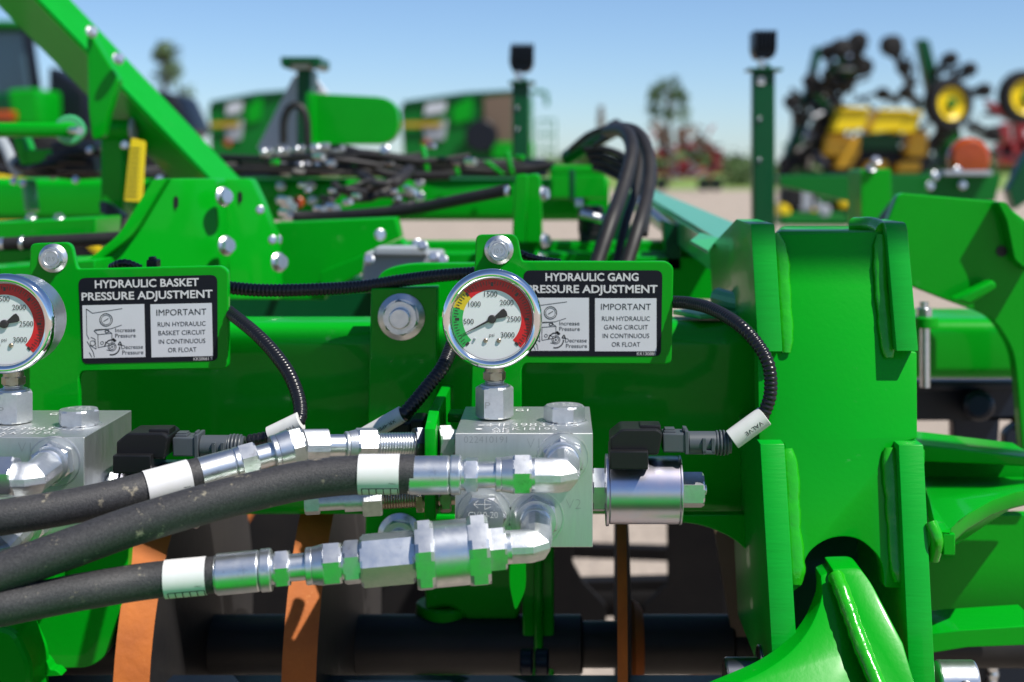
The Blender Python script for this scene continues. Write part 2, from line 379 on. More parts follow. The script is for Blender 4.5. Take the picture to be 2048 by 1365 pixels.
# diamond pad with its weld on top of the tube beside the hinge
mb = MB()
a, b, c_, d = W(1345, 588, 1.16), W(1436, 572, 1.185), W(1512, 640, 1.14), W(1400, 640, 1.125)
for q in (a, b, c_, d): q.z = zt + 0.003
mb.prism([a, b, c_, d], (0, 0, 0.004), 0, 0.001)
mb.sweep(curve([b + Vector((0, 0, .012)), (b + c_) / 2 + Vector((0, 0, .010)), c_ + Vector((0, 0, .010))], .004), lambda u: 0.008, 0, 12)
mb.build('weld_pad', 'teal', frame)

# unseen rail and post, added above and to the right to shade the main tube
wing = thing('shade_stand', 'unseen green rail on an upright, added high above to shade the main tube', 'shade rail', (2.3, .6, 0))
mb = MB(); mb.box((1.27, .60, H + 1.297), (1.98, .015, .105), 0, .002); mb.build('shade_rail', 'green', wing)
mb = MB(); mb.box((2.32, .60, (H + 1.36) / 2), (.12, .12, H + 1.36), 0, .006); mb.build('upright', 'green', wing)
# hinge tower ------------------------------------------------------
def YH(py): return 1.0606 / (1 + .2848 * (py - HY) / F)     # it leans back a little towards the top
tower = thing('hinge_tower', 'upright green hinge bracket with thick weld beads and an arched cut-out at its foot', 'bracket', (0.22, 1.03, 0))
def hp(px, py, dy=0.0):
    return W(px, py, YH(py)) + Vector((0, dy, 0))
def frontal(pts, dy, t):                            # plate that follows the tower's lean; points sit on the front edge plane and are set back by dy
    return [hp(p[0], p[1]) + Vector((0, dy, 0)) for p in pts], (0, t, 0)
FB = 0.014                                          # web plate lies this far behind the flange edges
def set_back(px, py, dy):                           # pixel kept, distance YH+dy
    return W(px, py, YH(py) + dy)
# web with rounded top
mb = MB()
web = rnd([(1530, 470), (1800, 462), (1812, 700), (1834, 705), (1835, 878, 6), (1800, 887), (1812, 1178), (1768, 1176, 8), (1766, 1120, 30), (1716, 1074, 36), (1660, 1074, 36), (1610, 1108, 34), (1603, 1172), (1580, 1190), (1568, 889), (1518, 884), (1515, 700)])
mb.prism([set_back(x, y, FB) for x, y in web], (0, 0.020, 0), 0, 0.0012)
# horizontal top plate behind the web and rounded fillet
tp = [set_back(1545, 470, FB), set_back(1795, 462, FB), set_back(1790, 452, FB + .09), set_back(1555, 458, FB + .09)]
zt2 = hp(1600, 462).z
for q in tp: q.z = zt2 - 0.001
mb.prism(tp, (0, 0, -0.018), 0, 0.006, 4)
mb.build('web_plate', 'green', tower, 40)
mb = MB(); mb.prism([set_back(x, y, FB + .15) for x, y in ((1540, 880), (1830, 880), (1850, 1430), (1560, 1430))], (0, .02, 0), 0, .001); mb.build('back_plate', 'darkgreen', tower)  # dark paint here stands for the shade inside the arch
mb = MB(); mb.prism([set_back(x, y, FB + .022) for x, y in ((1515, 900), (1850, 900), (1850, 930), (1515, 930))], (0, .13, 0), 0, .001); mb.build('shade_shelf', 'green', tower)  # cover added to keep sunlight off the plate inside the arch
def flange(name, xa, xb, ytop, ybot, lean, depth, chamf, back_drop, top_r=0.0):
    """thick plate seen edge-on: front edge from xa to xb, running back by depth, its back top corner cut off"""
    mb = MB(); z0, z1 = hp(0, ytop).z, hp(0, ybot).z
    yz = [(YH(ybot), z1), (YH(ytop), z0 - top_r)] if not top_r else [(YH(ybot), z1)]
    if top_r:
        for k in range(6):
            a = R(90 * k / 5); yz.append((YH(ytop) + top_r * (1 - math.cos(a)), z0 - top_r * (1 - math.sin(a))))
    if chamf: yz += [(YH(ytop) + chamf, z0), (YH(ytop) + depth, z0 - back_drop)]
    else: yz += [(YH(ytop) + depth, z0)]
    yz += [(YH(ybot) + depth, z1)]
    P = []
    for (y, z) in yz:
        py = HY + (H - z) * F / YH(ytop) ; fr = (z0 - z) / (z0 - z1)
        x = W(xa + lean * fr, 0, YH(ytop + (ybot - ytop) * fr)).x; P.append((x, y, z))
    th = m_(xb - xa, YH(ytop))
    mb.prism(P, (th, 0, 0), 0, 0.0009); mb.build(name, 'edge', tower, 30)
flange('flange', 1502, 1550, 448, 704, 14, 0.30, 0.09, 0.035, 0.004)
flange('flange', 1773, 1816, 446, 703, 20, 0.13, 0.07, 0.02, 0.010)
flange('flange', 1520, 1569, 888, 1420, 30, 0.20, 0, 0)
flange('flange', 1797, 1847, 890, 1420, 24, 0.16, 0, 0)
# weld beads, lumpy fillets between flange and web
def bead(pts, r, dy=0.012):
    mb = MB(); path = curve([set_back(x, y, dy) for x, y in pts], 0.003)
    rr = [1 + 0.05 * math.sin(i * .9 + random.random()) + 0.10 * math.sin(i * .13 + pts[0][0]) + random.uniform(-.03, .03) for i in range(len(path) + 1)]
    n = len(path)
    mb.sweep(path, lambda u: m_(r, 1.03) * (0.55 + 0.45 * min(1, min(u, 1 - u) * 9)), 0, 20, True, lambda th: 1 / math.sqrt((math.cos(th) / .55) ** 2 + (math.sin(th) / 1.05) ** 2), lambda i, s: rr[i]); mb.build('weld_bead', 'weld', tower, 60)
bead([(1548, 468), (1562, 520), (1568, 600), (1572, 670), (1572, 706)], 16)
bead([(1574, 898), (1582, 960), (1584, 1040), (1590, 1110), (1592, 1170)], 18)
bead([(1762, 470), (1762, 560), (1770, 640), (1778, 716)], 15)
bead([(1780, 896), (1786, 980), (1792, 1080), (1798, 1165)], 17)
mb = MB(); path = curve([set_back(1708, 452, .05), set_back(1745, 452, .035), set_back(1768, 462, .015)], .003)
mb.sweep(path, m_(18, 1.04), 0, 14); mb.build('weld_bead', 'weld', tower, 60)

# lever in front of the arch
lever = thing('hinge_lever', 'bright green curved lever with a long weld, in front of the arched cut-out', 'lever', tuple(W(1650, 1365, .95)))
def YL(py): return 1.222 / (1 + .845 * (py - HY) / F)     # one flat plane, leaning towards the camera at its foot
mb = MB(); P = rnd([(1641, 1152), (1668, 1140), (1720, 1300), (1775, 1440), (1340, 1440), (1420, 1390), (1524, 1346, 30), (1582, 1306, 30), (1623, 1254, 30), (1645, 1195, 20)])
mb.prism([W(x, y, YL(y)) for x, y in P], (0, 0.022, 0), 0, 0.0012); mb.build('curved_plate', 'green', lever)
mb = MB(); P = rnd([(1664, 1138, 4), (1718, 1135, 12), (1742, 1166, 16), (1806, 1288), (1850, 1440), (1770, 1440), (1712, 1290)])
mb.prism([W(x, y, YL(y) - 0.008) for x, y in P], (0, 0.030, 0), 0, 0.0015); mb.build('rib_plate', 'green', lever)
mb = MB(); path = curve([W(1671, 1150, YL(1150) - .006), W(1690, 1200, YL(1200) - .009), W(1722, 1290, YL(1290) - .009), W(1772, 1410, YL(1410) - .009)], .003)
rr = [1 + random.uniform(-.10, .10) for _ in range(len(path) + 1)]
mb.sweep(path, m_(17, .95), 0, 14, True, None, lambda i, s: rr[i]); mb.build('weld_bead', 'weld', lever, 60)

# hinge pins either side of the tower foot
def pin(label, xa, xb, yc, r, Y, flip):
    t = thing('hinge_pin', label, 'pin', tuple(W((xa + xb) / 2, yc, Y)), 'hinge pins at the foot of the tower')
    mb = MB(); mb.cyl(W(xa, yc, Y), W(xb, yc, Y), m_(r, Y), 0, 36, 0.002); mb.build('pin_body', 'darksteel' if flip else 'zinc', t)
    mb = MB(); mb.lathe(W((xa + xb) / 2 + 8, yc, Y) + Vector((0, -m_(r - 3, Y), 0)) , (0, -1, 0), [(0, m_(17, Y)), (.004, m_(17, Y)), (.0045, m_(14, Y)), (.001, m_(9, Y)), (.001, .0002)], 0, 20); mb.build('cross_hole_bush', 'darksteel', t)
    if flip:
        mb = MB(); mb.cyl(W(xb - 4, yc - 22, Y + .03), W(xb + 16, yc - 22, Y + .03), m_(48, Y), 0, 36, 0.001); mb.build('washer', 'darksteel', t)
    return t
pin('dark steel hinge pin with a collar, left of the tower foot', 1448, 1520, 1360, 44, 0.99, True)
pin('bright zinc hinge pin right of the tower foot', 1872, 1952, 1364, 42, 1.0, False)

# ------------------------------------------------------------------ sign plates
def sign(label, lines, circuit, code, off, rot):
    Y = 1.040; root = thing('sign_plate', label, 'sign', tuple(W(1000, 830, Y)), 'pressure adjustment sign plates')
    mb = MB()
    P = rnd([(952, 470, 12), (1034, 469, 16), (1043, 516, 0), (1046, 523, 6), (1334, 523, 12), (1347, 534, 12), (1343, 729, 12), (1050, 728, 8), (1043, 738, 8), (1043, 848), (940, 848), (948, 560)])
    mb.plate(P, Y, 0.0062, 0, 0.0009); mb.build('steel_plate', 'green', root)
    mb = MB(); bolt(mb, W(998, 500, Y), m_(29, Y), (0, -1, 0), 0, .42, ang=.25)
    c = W(998, 500, Y) + Vector((0, -m_(29, Y) * .58 - .0002, 0))
    mb.lathe(c, (0, -1, 0), [(0, m_(17, Y)), (.0006, m_(16, Y)), (.0006, m_(14, Y)), (.0001, m_(13, Y))], 0, 24)
    mb.text('10.9', c + Vector((0, -.0002, -.002)), .0062, .0035, 1); mb.build('bolt', ['zinc', 'engrave'], root)
    # printed decal: black rounded field, grey panels, lettering
    q = 0.00012; mb = MB(); YD = Y - 0.0003
    def rect(x0, y0, x1, y1, mi, lay, r=0):
        pts = rnd([(x0, y0, r), (x1, y0, r), (x1, y1, r), (x0, y1, r)]) if r else [(x0, y0), (x1, y0), (x1, y1), (x0, y1)]
        mb.strip([[W(a, b, YD) + Vector((0, -q * lay, 0)) for a, b in pts]], mi)
    mb.plate(rnd([(1047, 541, 14), (1325, 541, 14), (1322, 713, 12), (1051, 713, 12)]), YD, 0.0003, 0, 0)
    rect(1054, 596, 1178, 702, 1, 1); rect(1190, 597, 1313, 703, 1, 1)
    def T(s, x, y, w, h, mi, bold=0.0, align='C'):
        mb.text(s, W(x, y, YD) + Vector((0, -q * 2, 0)), m_(w, YD), m_(h, YD), mi, bold=bold, align=align)
    T(lines[0], 1184, 562, lines[2], 16, 2, .022); T(lines[1], 1184, 586, 262, 16, 2, .022)
    T('IMPORTANT', 1252, 620, 100, 13, 3, .0)
    for k, (s, w) in enumerate((('RUN HYDRAULIC', 96), (circuit, 88 if 'GANG' in circuit else 94), ('IN CONTINUOUS', 93), ('OR FLOAT', 57))):
        T(s, 1252, 642 + 17.2 * k, w, 9.5, 3, .0)
    T('Increase', 1139, 651, 40, 8.5, 3, .0); T('Pressure', 1139, 662, 41, 8.5, 3, .0)
    T('Decrease', 1152, 685, 43, 8.5, 3, .0); T('Pressure', 1153, 696, 42, 8.5, 3, .0)
    T(code, 1293, 711, 38, 6.5, 2, .0)
    # line drawing: beam, gauge, valve block, knob and turning arrows
    def stroke(pts, w=1.1, lay=2):
        Wd = m_(w, YD) / 2; L = [W(a, b, YD) + Vector((0, -q * lay, 0)) for a, b in pts]; quads = []
        for i in range(len(L) - 1):
            d = (L[i + 1] - L[i]).normalized(); n = Vector((-d.z, 0, d.x)) * Wd
            quads.append([L[i] - n, L[i + 1] - n, L[i + 1] + n, L[i] + n])
        mb.strip(quads, 3)
    def arc(cx, cy, r, a0, a1, w=1.1, n=20): stroke([(cx + r * math.cos(R(a0 + (a1 - a0) * k / n)), cy - r * math.sin(R(a0 + (a1 - a0) * k / n))) for k in range(n + 1)], w)
    stroke([(1062, 603), (1062, 655), (1066, 664)]); stroke([(1062, 603), (1074, 612), (1134, 604)]); stroke([(1078, 645), (1110, 644), (1132, 637)])
    arc(1101, 626, 12.5, 0, 360, 1.5, 28); arc(1101, 626, 9.5, 0, 360, .9, 28); stroke([(1096, 629), (1106, 623)], 1.4)
    stroke([(1084, 655), (1112, 653), (1112, 676), (1084, 681), (1084, 655), (1076, 647), (1100, 645), (1112, 653)]); stroke([(1098, 648), (1105, 646), (1107, 650), (1100, 652), (1098, 648)], 1.4)
    stroke([(1070, 660), (1078, 664), (1080, 684), (1068, 676)]); stroke([(1062, 668), (1074, 690), (1076, 700)]); stroke([(1066, 690), (1071, 700)]); arc(1073, 672, 5, 0, 360); arc(1092, 672, 3, 0, 360)
    arc(1112, 680, 8, 0, 360, 1.2); arc(1112, 680, 5.2, 0, 360); arc(1112, 680, 1.4, 0, 360); stroke([(1106, 674), (1098, 670)]); stroke([(1110, 688), (1101, 686)])
    arc(1112, 681, 15, 172, 66, 2.4); stroke([(1114, 663), (1120, 668), (1116, 670), (1114, 663)], 2.2)
    arc(1111, 680, 16, -105, 0, 2.4); stroke([(1124, 676), (1128, 670), (1131, 677), (1124, 676)], 2.2)
    mb.build('decal', ['black', 'panel', 'white', 'ink'], root)
    root.location.x += off[0]; root.location.z += off[1]; root.rotation_euler = (0, rot, 0)
    return root
sign_a = sign('green sign plate with black decal reading HYDRAULIC GANG PRESSURE ADJUSTMENT', ('HYDRAULIC GANG', 'PRESSURE ADJUSTMENT', 186), 'GANG CIRCUIT', 'KK130880', (0, 0), 0)
sign_b = sign('green sign plate with black decal reading HYDRAULIC BASKET PRESSURE ADJUSTMENT', ('HYDRAULIC BASKET', 'PRESSURE ADJUSTMENT', 208), 'BASKET CIRCUIT', 'KK50661 S', (DX + 0.0005, -0.006), R(-1.3))

# ------------------------------------------------------------------ pressure gauges
GY = 0.940; GXp, GYp = 983.5, 640
def gauge():
    root = thing('pressure_gauge', 'round steel pressure gauge in front of the HYDRAULIC GANG sign, whole dial in view', 'gauge', tuple(W(985, 775, .958)), 'pressure gauges on the valve blocks')
    c = W(GXp, GYp, GY); r = lambda px: m_(px, GY); ax = (0, 1, 0)
    mb = MB(); mb.lathe(c + Vector((0, .005, 0)), ax, [(.0055, r(90)), (.0065, r(94)), (.027, r(94)), (.032, r(90)), (.034, r(84))], 0, 64); mb.build('case', 'zinc', root)
    mb = MB(); prof = [(.0048, r(82.5)), (.0020, r(82.5)), (.0010, r(84)), (.0002, r(88)), (0, r(92)), (.0008, r(97)), (.003, r(100.3)), (.006, r(101)), (.0085, r(100)), (.0095, r(95))]
    mb.lathe(c, ax, prof, 0, 96, caps=False); mb.build('bezel', 'chrome', root, 70)
    d = c + Vector((0, .0040, 0)); mb = MB(); q = .00015
    def P(a, rad, lay): return d + Vector((math.cos(R(a)) * r(rad), -q * lay, math.sin(R(a)) * r(rad)))
    mb.lathe(d, ax, [(0, r(82)), (.001, r(82))], 0, 64)
    ang = lambda v: 225 - 270 * v / 3000
    def band(v0, v1, mi):
        n = max(4, int((v1 - v0) / 40)); mb.strip([[P(ang(v0 + (v1 - v0) * k / n), 59, 1), P(ang(v0 + (v1 - v0) * k / n), 81, 1), P(ang(v0 + (v1 - v0) * (k + 1) / n), 81, 1), P(ang(v0 + (v1 - v0) * (k + 1) / n), 59, 1)] for k in range(n)], mi)
    band(0, 690, 3); band(690, 1000, 2); band(1000, 3000, 1)
    for k in range(61):
        v = k * 50; big = v % 500 == 0; mid = v % 100 == 0
        a = ang(v); w = 2.6 if big else .75; r0, r1 = (66, 74) if big else ((68, 77) if mid else (70.5, 77))
        dr = Vector((math.cos(R(a)), 0, math.sin(R(a)))); tn = Vector((-dr.z, 0, dr.x)) * r(w); o = Vector((0, -q * 2, 0))
        mb.strip([[d + dr * r(r0) - tn + o, d + dr * r(r1) - tn + o, d + dr * r(r1) + tn + o, d + dr * r(r0) + tn + o]], 4)
    def T(s, x, y, w, h): mb.text(s, d + Vector((r(x), -q * 2, r(y))), r(w), r(h), 4, bold=-.004)
    T('500', -47, -10, 20.5, 11.5); T('1000', -35, 25, 24.5, 11.5); T('1500', -2.5, 45, 26, 11.5); T('2000', 29.5, 28, 27, 11.5); T('2500', 44, -5, 27.5, 11.5); T('3000', 31.5, -37, 27.5, 11.5); T('psi', -.5, -35, 10, 7.5)
    mb.build('dial', ['dial', 'red', 'yellow', 'dgreen', 'ink'], root)
    mb = MB(); na = R(207); dn = Vector((math.cos(na), 0, math.sin(na))); tn = Vector((-dn.z, 0, dn.x)); o = d + Vector((0, -.0010, 0))
    mb.prism([o - tn * r(2.6) - dn * r(8), o + dn * r(66) - tn * r(.4), o + dn * r(66) + tn * r(.4), o + tn * r(2.6) - dn * r(8)], (0, .0005, 0))
    mb.prism([o - dn * r(8) - tn * r(3), o - dn * r(8) + tn * r(3), o - dn * r(26) + tn * r(8.5), o - dn * r(31) + tn * r(8), o - dn * r(33) , o - dn * r(31) - tn * r(8), o - dn * r(26) - tn * r(8.5)], (0, .0005, 0))
    mb.lathe(o + Vector((0, .001, 0)), (0, -1, 0), [(0, r(8.5)), (.0012, r(8.5)), (.0015, r(7)), (.0017, r(1))], 0, 24); mb.build('needle', 'ink', root)
    for px, rr, mm in ((-13, 4.6, 'brass'), (13.5, 4.6, 'brass'), (-35, 2.6, 'grey')):
        mb = MB(); mb.lathe(d + Vector((r(px), 0, r(-43 if rr > 3 else -40))), (0, -1, 0), [(0, r(rr)), (.0006, r(rr)), (.001, r(rr * .7))], 0, 16); mb.build('dial_screw', mm, root)
    mb = MB(); mb.strip([[c + Vector((math.cos(2 * math.pi * k / 64) * r(82.5), .0014, math.sin(2 * math.pi * k / 64) * r(82.5))) for k in range(64)]]); mb.build('dial_glass', 'glass', root)
    st = Vector((c.x, .957, 0)); z = lambda py: W(0, py, .957).z; rr = lambda px: m_(px, .957)
    V = lambda py: Vector((c.x + rr(3), .957, z(py)))
    mb = MB(); mb.cyl(V(733), V(744), rr(20), 0, 24); mb.hexn(V(743), V(760), rr(23), 0, .3); mb.build('brass_stem', 'brass', root)
    mb = MB(); n = 5; pr = [(0, rr(19))]; L = (V(760) - V(778)).length
    for i in range(n): pr += [(L * (i + .3) / n, rr(20)), (L * (i + .5) / n, rr(17.5)), (L * (i + .8) / n, rr(17.5))]
    pr += [(L, rr(19))]; mb.lathe(V(760), (0, 0, -1), pr, 0, 24); mb.build('thread', 'zinc', root)
    mb = MB(); mb.hexn(V(834), V(772), rr(38), 0, R(90)); mb.cyl(V(775), V(768), rr(29), 0, 24, .001); mb.build('adapter_nut', 'cast', root)
    mb = MB(); mb.text('P', V(812) + Vector((-.004, -rr(33.4), 0)), .0035, .0045, 0); mb.build('stamp', 'engrave', root)
    return root
gauge_a = gauge()
gauge_b = copy_tree(gauge_a); gauge_b.location.x += DX; gauge_b.location.z -= .0032
gauge_b['label'] = 'round steel pressure gauge beside the HYDRAULIC BASKET sign, half cut off by the picture edge'

# ------------------------------------------------------------------ valve blocks
BY = 0.905
def port(mb, px, py, rpx, ang=.2, dep=.008, mi=0):
    c = W(px, py, BY); mb.lathe(c + Vector((0, .0003, 0)), (0, -1, 0), [(0, m_(rpx * 1.22, BY)), (.0006, m_(rpx * 1.22, BY)), (.0006, m_(rpx * 1.16, BY)), (.0001, m_(rpx * 1.14, BY))], mi, 40)
    mb.hexn(c, c + Vector((0, -dep, 0)), m_(rpx, BY), mi, ang)
def block(twin):
    root = thing('valve_block', 'milled aluminium valve block under the gang gauge, marked V1 and V2', 'valve block', tuple(W(1048, 1095, .955)), 'aluminium hydraulic valve blocks')
    x0, x1 = W(910, 0, BY).x, W(1185.5, 0, BY).x; z1, z0 = W(0, 867, BY).z, W(0, 1095, BY).z; dep = .100
    mb = MB(); mb.prism([(x0, BY, z0), (x1, BY, z0), (x1, BY, z1), (x0, BY, z1)], (0, dep, 0), 0, 0.0004, 1)
    body = mb.build('block_body', 'alu', root)
    e = .0003; top = lambda fx, fy: Vector((x0 + (x1 - x0) * fx, BY + dep * fy, z1 + e))
    mb = MB(); kw = dict(ux=(1, 0, 0), uy=(0, 1, 0))
    mb.text('HF39832-15', top(.57, .22), .058, .013, 0, bold=-.02, **kw); mb.text('AKK18195', top(.50, .09), .042, .010, 0, bold=-.02, **kw); mb.text('2012', top(.33, .015), .011, .007, 0, **kw)
    mb.text('G1', top(.46, .80), .009, .009, 0, **kw); mb.text('<>', top(.205, .22), .010, .010, 0, **kw)
    mb.lathe(top(.165, .13), (0, 0, 1), [(0, .0022), (.0001, .0022)], 0, 20); mb.build('laser_marking', 'engravelight', root)
    mb = MB()
    mb.text('022410191', W(971, 886, BY) + Vector((0, -e, 0)), m_(86, BY), m_(14, BY), 0, bold=-.015)
    mb.text('V1', W(1066, 897, BY) + Vector((0, -e, 0)), m_(25, BY), m_(22, BY), 0, bold=-.03); mb.text('V2', W(1147, 1018, BY) + Vector((0, -e, 0)), m_(30, BY), m_(21, BY), 0, bold=-.03)
    mb.build('stamped_marking', 'engrave', root)
    mb = MB(); c = top(.795, .43); mb.lathe(c - Vector((0, 0, e)), (0, 0, 1), [(0, .0158), (.0005, .0158), (.0005, .0148), (.0001, .0146)], 0, 40); mb.hexn(c, c + Vector((0, 0, .0105)), .0138, 0, .45)
    mb.text('T+', c + Vector((-.006, 0, .0107)), .005, .004, 1, **kw); mb.text('2 0', c + Vector((.002, .003, .0107)), .008, .0035, 1, **kw); mb.text('0562', c + Vector((.004, -.004, .0107)), .010, .0035, 1, **kw)
    mb.build('plug_bolt', ['cast', 'engravelight'], root)
    mb = MB(); port(mb, 968, 1030, 46, R(30), .010); f = W(968, 1030, BY) + Vector((0, -.0103, 0))
    mb.text('CV10-20', f + Vector((0, -.0001, .0005)), .0185, .0042, 1, bold=-.01)
    for s in (((-6, 7), (5, 7)), ((-3, 10), (-6, 7), (-3, 4)), ((1, 11), (1, 3)), ((1, 11), (5, 9)), ((1, 3), (5, 5))):
        for i in range(len(s) - 1):
            a = f + Vector((s[i][0] * .001, -.0001, s[i][1] * .0008 + .0035)); b = f + Vector((s[i + 1][0] * .001, -.0001, s[i + 1][1] * .0008 + .0035)); dd = (b - a).normalized(); nn = Vector((-dd.z, 0, dd.x)) * .0002
            mb.strip([[a - nn, b - nn, b + nn, a + nn]], 1)
    mb.build('cartridge_plug', ['zinc', 'engravelight'], root)
    return root
block_a = block(False); block_b = copy_tree(block_a, None); block_b.location.x += DX; block_b.location.z -= .0026
block_b['label'] = 'milled aluminium valve block under the basket gauge, cut off by the left picture edge'

# elbows: a forged right-angle body, swept with an eight-sided section
def oct_prof(th):
    return 1.0 / max(abs(math.cos(th)), abs(math.sin(th)), (abs(math.cos(th)) + abs(math.sin(th))) / 1.28)
def elbow(name, label, x0, x1, yc, yport, Yc, rbody, portc, port_r, group, rot45=False, tilt=0):
    root = thing(name, label, 'pipe fitting', tuple(W(x1, yc, Yc)), group)
    r = m_(rbody, Yc); a = W(x0, yc + tilt, Yc); k = W(portc[0], yc, Yc); pt = W(portc[0], portc[1], BY)
    mb = MB(); e = (pt - k); e = Vector((0, e.y, pt.z - k.z))
    path = [a, a.lerp(k, .55), k - (k - a).normalized() * r * .30, k + (k - a).normalized() * r * .02 + Vector((0, r * .12, 0)), k + Vector((0, r * .5, (pt.z - k.z) * .3)), pt]
    path = [a] + [a.lerp(path[2], u) for u in (.2, .5, .8)] + path[2:]
    mb.sweep(path, r * .92, 0, 32, True, lambda th: min(oct_prof(th), 1.16)); mb.build('elbow_body', 'cast', root, 24)
    mb = MB(); port(mb, portc[0], portc[1], port_r, .12, .009); mb.cyl(pt + Vector((0, -.016, 0)), pt, r * .95, 0, 28, .001); mb.build('port_nut', 'zinc', root)
    return root
elbow_a = elbow('elbow_fitting', 'forged zinc elbow screwed into port V1 of the gang valve block', 1062, 1140, 951, 0, .868, 37, (1126, 916), 43, 'elbow fittings')
elbow_c = elbow('elbow_fitting', 'forged zinc elbow below port V1, screwed into port V2 of the gang valve block', 1012, 1085, 1092, 0, .858, 35, (1072, 1036), 46, 'elbow fittings', tilt=3)
elbow_b = copy_tree(elbow_a); elbow_b.location.x += DX; elbow_b.location.z -= .0026; elbow_b['label'] = 'forged zinc elbow screwed into port V1 of the basket valve block at the left'
mb = MB(); A_ = Axis((-30, 955, .867), (60, 953, .867)); A_.hex(mb, -14, 33, 43, 0, .2); A_.cyl(mb, -120, -12, 34); mb.build('swivel_nut', 'zinc', elbow_b)
elbow_d = copy_tree(elbow_c); elbow_d.location.x += DX; elbow_d.location.z -= .0026; elbow_d['label'] = 'forged zinc elbow low on the basket valve block, half hidden behind the hoses'

# ------------------------------------------------------------------ solenoid coils with their plugs
def solenoid():
    Y = .955; A = Axis((1185, 980, Y), (1413, 980, Y))
    root = thing('solenoid_valve', 'solenoid valve with iridescent metal coil on the right side of the gang valve block', 'solenoid valve', tuple(A.at(1290)), 'solenoid valves')
    mb = MB(); A.hex(mb, 1183, 1212, 46, 0, .2); mb.build('cartridge_hex', 'zinc', root)
    mb = MB(); A.cyl(mb, 1211, 1217, 71, 0, .0003); A.cyl(mb, 1217, 1358, 67, 0, .001); A.cyl(mb, 1357, 1362, 68.5, 0, .0005); mb.build('coil_can', 'coil', root)
    mb = MB(); A.hex(mb, 1362, 1407, 36, 0, .05); A.cyl(mb, 1405, 1413, 10, 0, .0005); mb.build('end_nut', 'zinc', root)
    q = .935; mb = MB()
    mb.plate(rnd([(1221, 912), (1221, 877), (1243, 859, 6), (1316, 859, 6), (1326, 868, 4), (1317, 911, 6)]), q - .004, .030, 0, .0012)
    mb.pbox(1220, 903, 1297, 940, q - .010, .036, 0, .0009); mb.pbox(1280, 851, 1322, 869, q + .001, .016, 0, .0009)
    mb.build('coil_socket', 'plastic', root)
    return root
sol_a = solenoid(); sol_b = copy_tree(sol_a); sol_b.location.x += DX; sol_b.location.z -= .0026
sol_b['label'] = 'solenoid valve on the basket valve block, mostly hidden behind the left hose'
def connector():
    q = .938; root = thing('wiring_plug', 'grey wiring plug pushed into the right solenoid socket', 'electrical plug', tuple(W(1390, 886, q)), 'grey wiring plugs')
    mb = MB(); A = Axis((1320, 886, q + .008), (1460, 886, q + .008))
    mb.pbox(1326, 868, 1376, 906, q, .018, 0, .0009); mb.pbox(1370, 863, 1378, 910, q - .001, .020, 0, .0006); mb.pbox(1328, 862, 1352, 868, q + .003, .010, 0, .0005); mb.pbox(1366, 856, 1372, 866, q + .004, .008, 0, .0005)
    A.cyl(mb, 1376, 1432, 23, 0, .0006); mb.pbox(1405, 878, 1413, 910, q - .001, .01, 0, .0004); mb.pbox(1423, 878, 1430, 910, q - .001, .01, 0, .0004); mb.pbox(1405, 902, 1430, 909, q - .001, .01, 0, .0004)
    for x in (1431, 1438, 1445, 1452): A.cyl(mb, x, x + 5, 26 - abs(x - 1440) * .12, 0, .0006)
    A.cyl(mb, 1430, 1462, 21, 0)
    mb.build('plug_body', 'greyplastic', root)
    mb = MB(); mb.pbox(1330, 858, 1350, 863, q + .004, .008, 0, .0003); mb.build('lock_tab', 'greyplastic', root)
    return root
con_a = connector(); con_b = copy_tree(con_a); con_b.location.x += DX; con_b.location.z -= .0026; con_b['label'] = 'grey wiring plug in the left solenoid socket above the hose end'

# ------------------------------------------------------------------ wiring conduits and sleeves
def cond(label, pts, r, Yr):
    mb = MB(); conduit(mb, pts, r, Yr); o = mb.build('wiring_conduit', 'conduit', None, 80); tag(o, label, 'cable conduit', 'black corrugated wiring conduits'); return o
cond('black corrugated conduit looping from the gang sign down to the right plug', [(1335, 604, 1.05), (1380, 607, 1.03), (1425, 619, 1.0), (1475, 648, .965), (1512, 685, .95), (1537, 730, .942), (1541, 785, .940), (1529, 825, .940), (1518, 842, .941)], 14, .95)
cond('black corrugated conduit bending from the basket sign down to the left plug', [(455, 622, 1.05), (478, 640, 1.03), (512, 668, 1.01), (548, 706, .99), (580, 752, .97), (598, 800, .955), (600, 835, .945), (590, 850, .942)], 14, .97)
cond('black corrugated conduit running level behind the clamp plate to the gang sign', [(440, 574, 1.075), (520, 581, 1.075), (620, 580, 1.08), (720, 574, 1.10), (800, 562, 1.10), (880, 552, 1.085), (960, 546, 1.075)], 13.5, 1.08)
cond('black corrugated conduit dropping from behind the gang gauge to a white sleeve', [(912, 660, 1.03), (905, 690, 1.02), (885, 735, 1.0), (850, 780, .99), (815, 822, .98), (800, 834, .98)], 15, 1.0)
cond('short corrugated conduit between the left plug and its white sleeve', [(497, 882, .946), (515, 879, .945), (535, 875, .944), (560, 866, .943)], 13, .945)
cond('bit of corrugated conduit showing over the basket sign', [(222, 536, 1.07), (240, 528, 1.065), (256, 528, 1.065), (280, 538, 1.07)], 9, 1.065)
cond('bit of corrugated conduit showing over the gang sign', [(1040, 508, 1.07), (1060, 515, 1.07), (1085, 521, 1.075), (1120, 526, 1.08)], 8, 1.07)
mb = MB(); mb.pbox(292, 520, 313, 536, 1.07, .012, 0, .001); mb.pbox(296, 514, 308, 522, 1.072, .008, 0, .001); tag(mb.build('cable_clip', 'plastic'), 'small black cable clip over the top edge of the basket sign', 'clip')
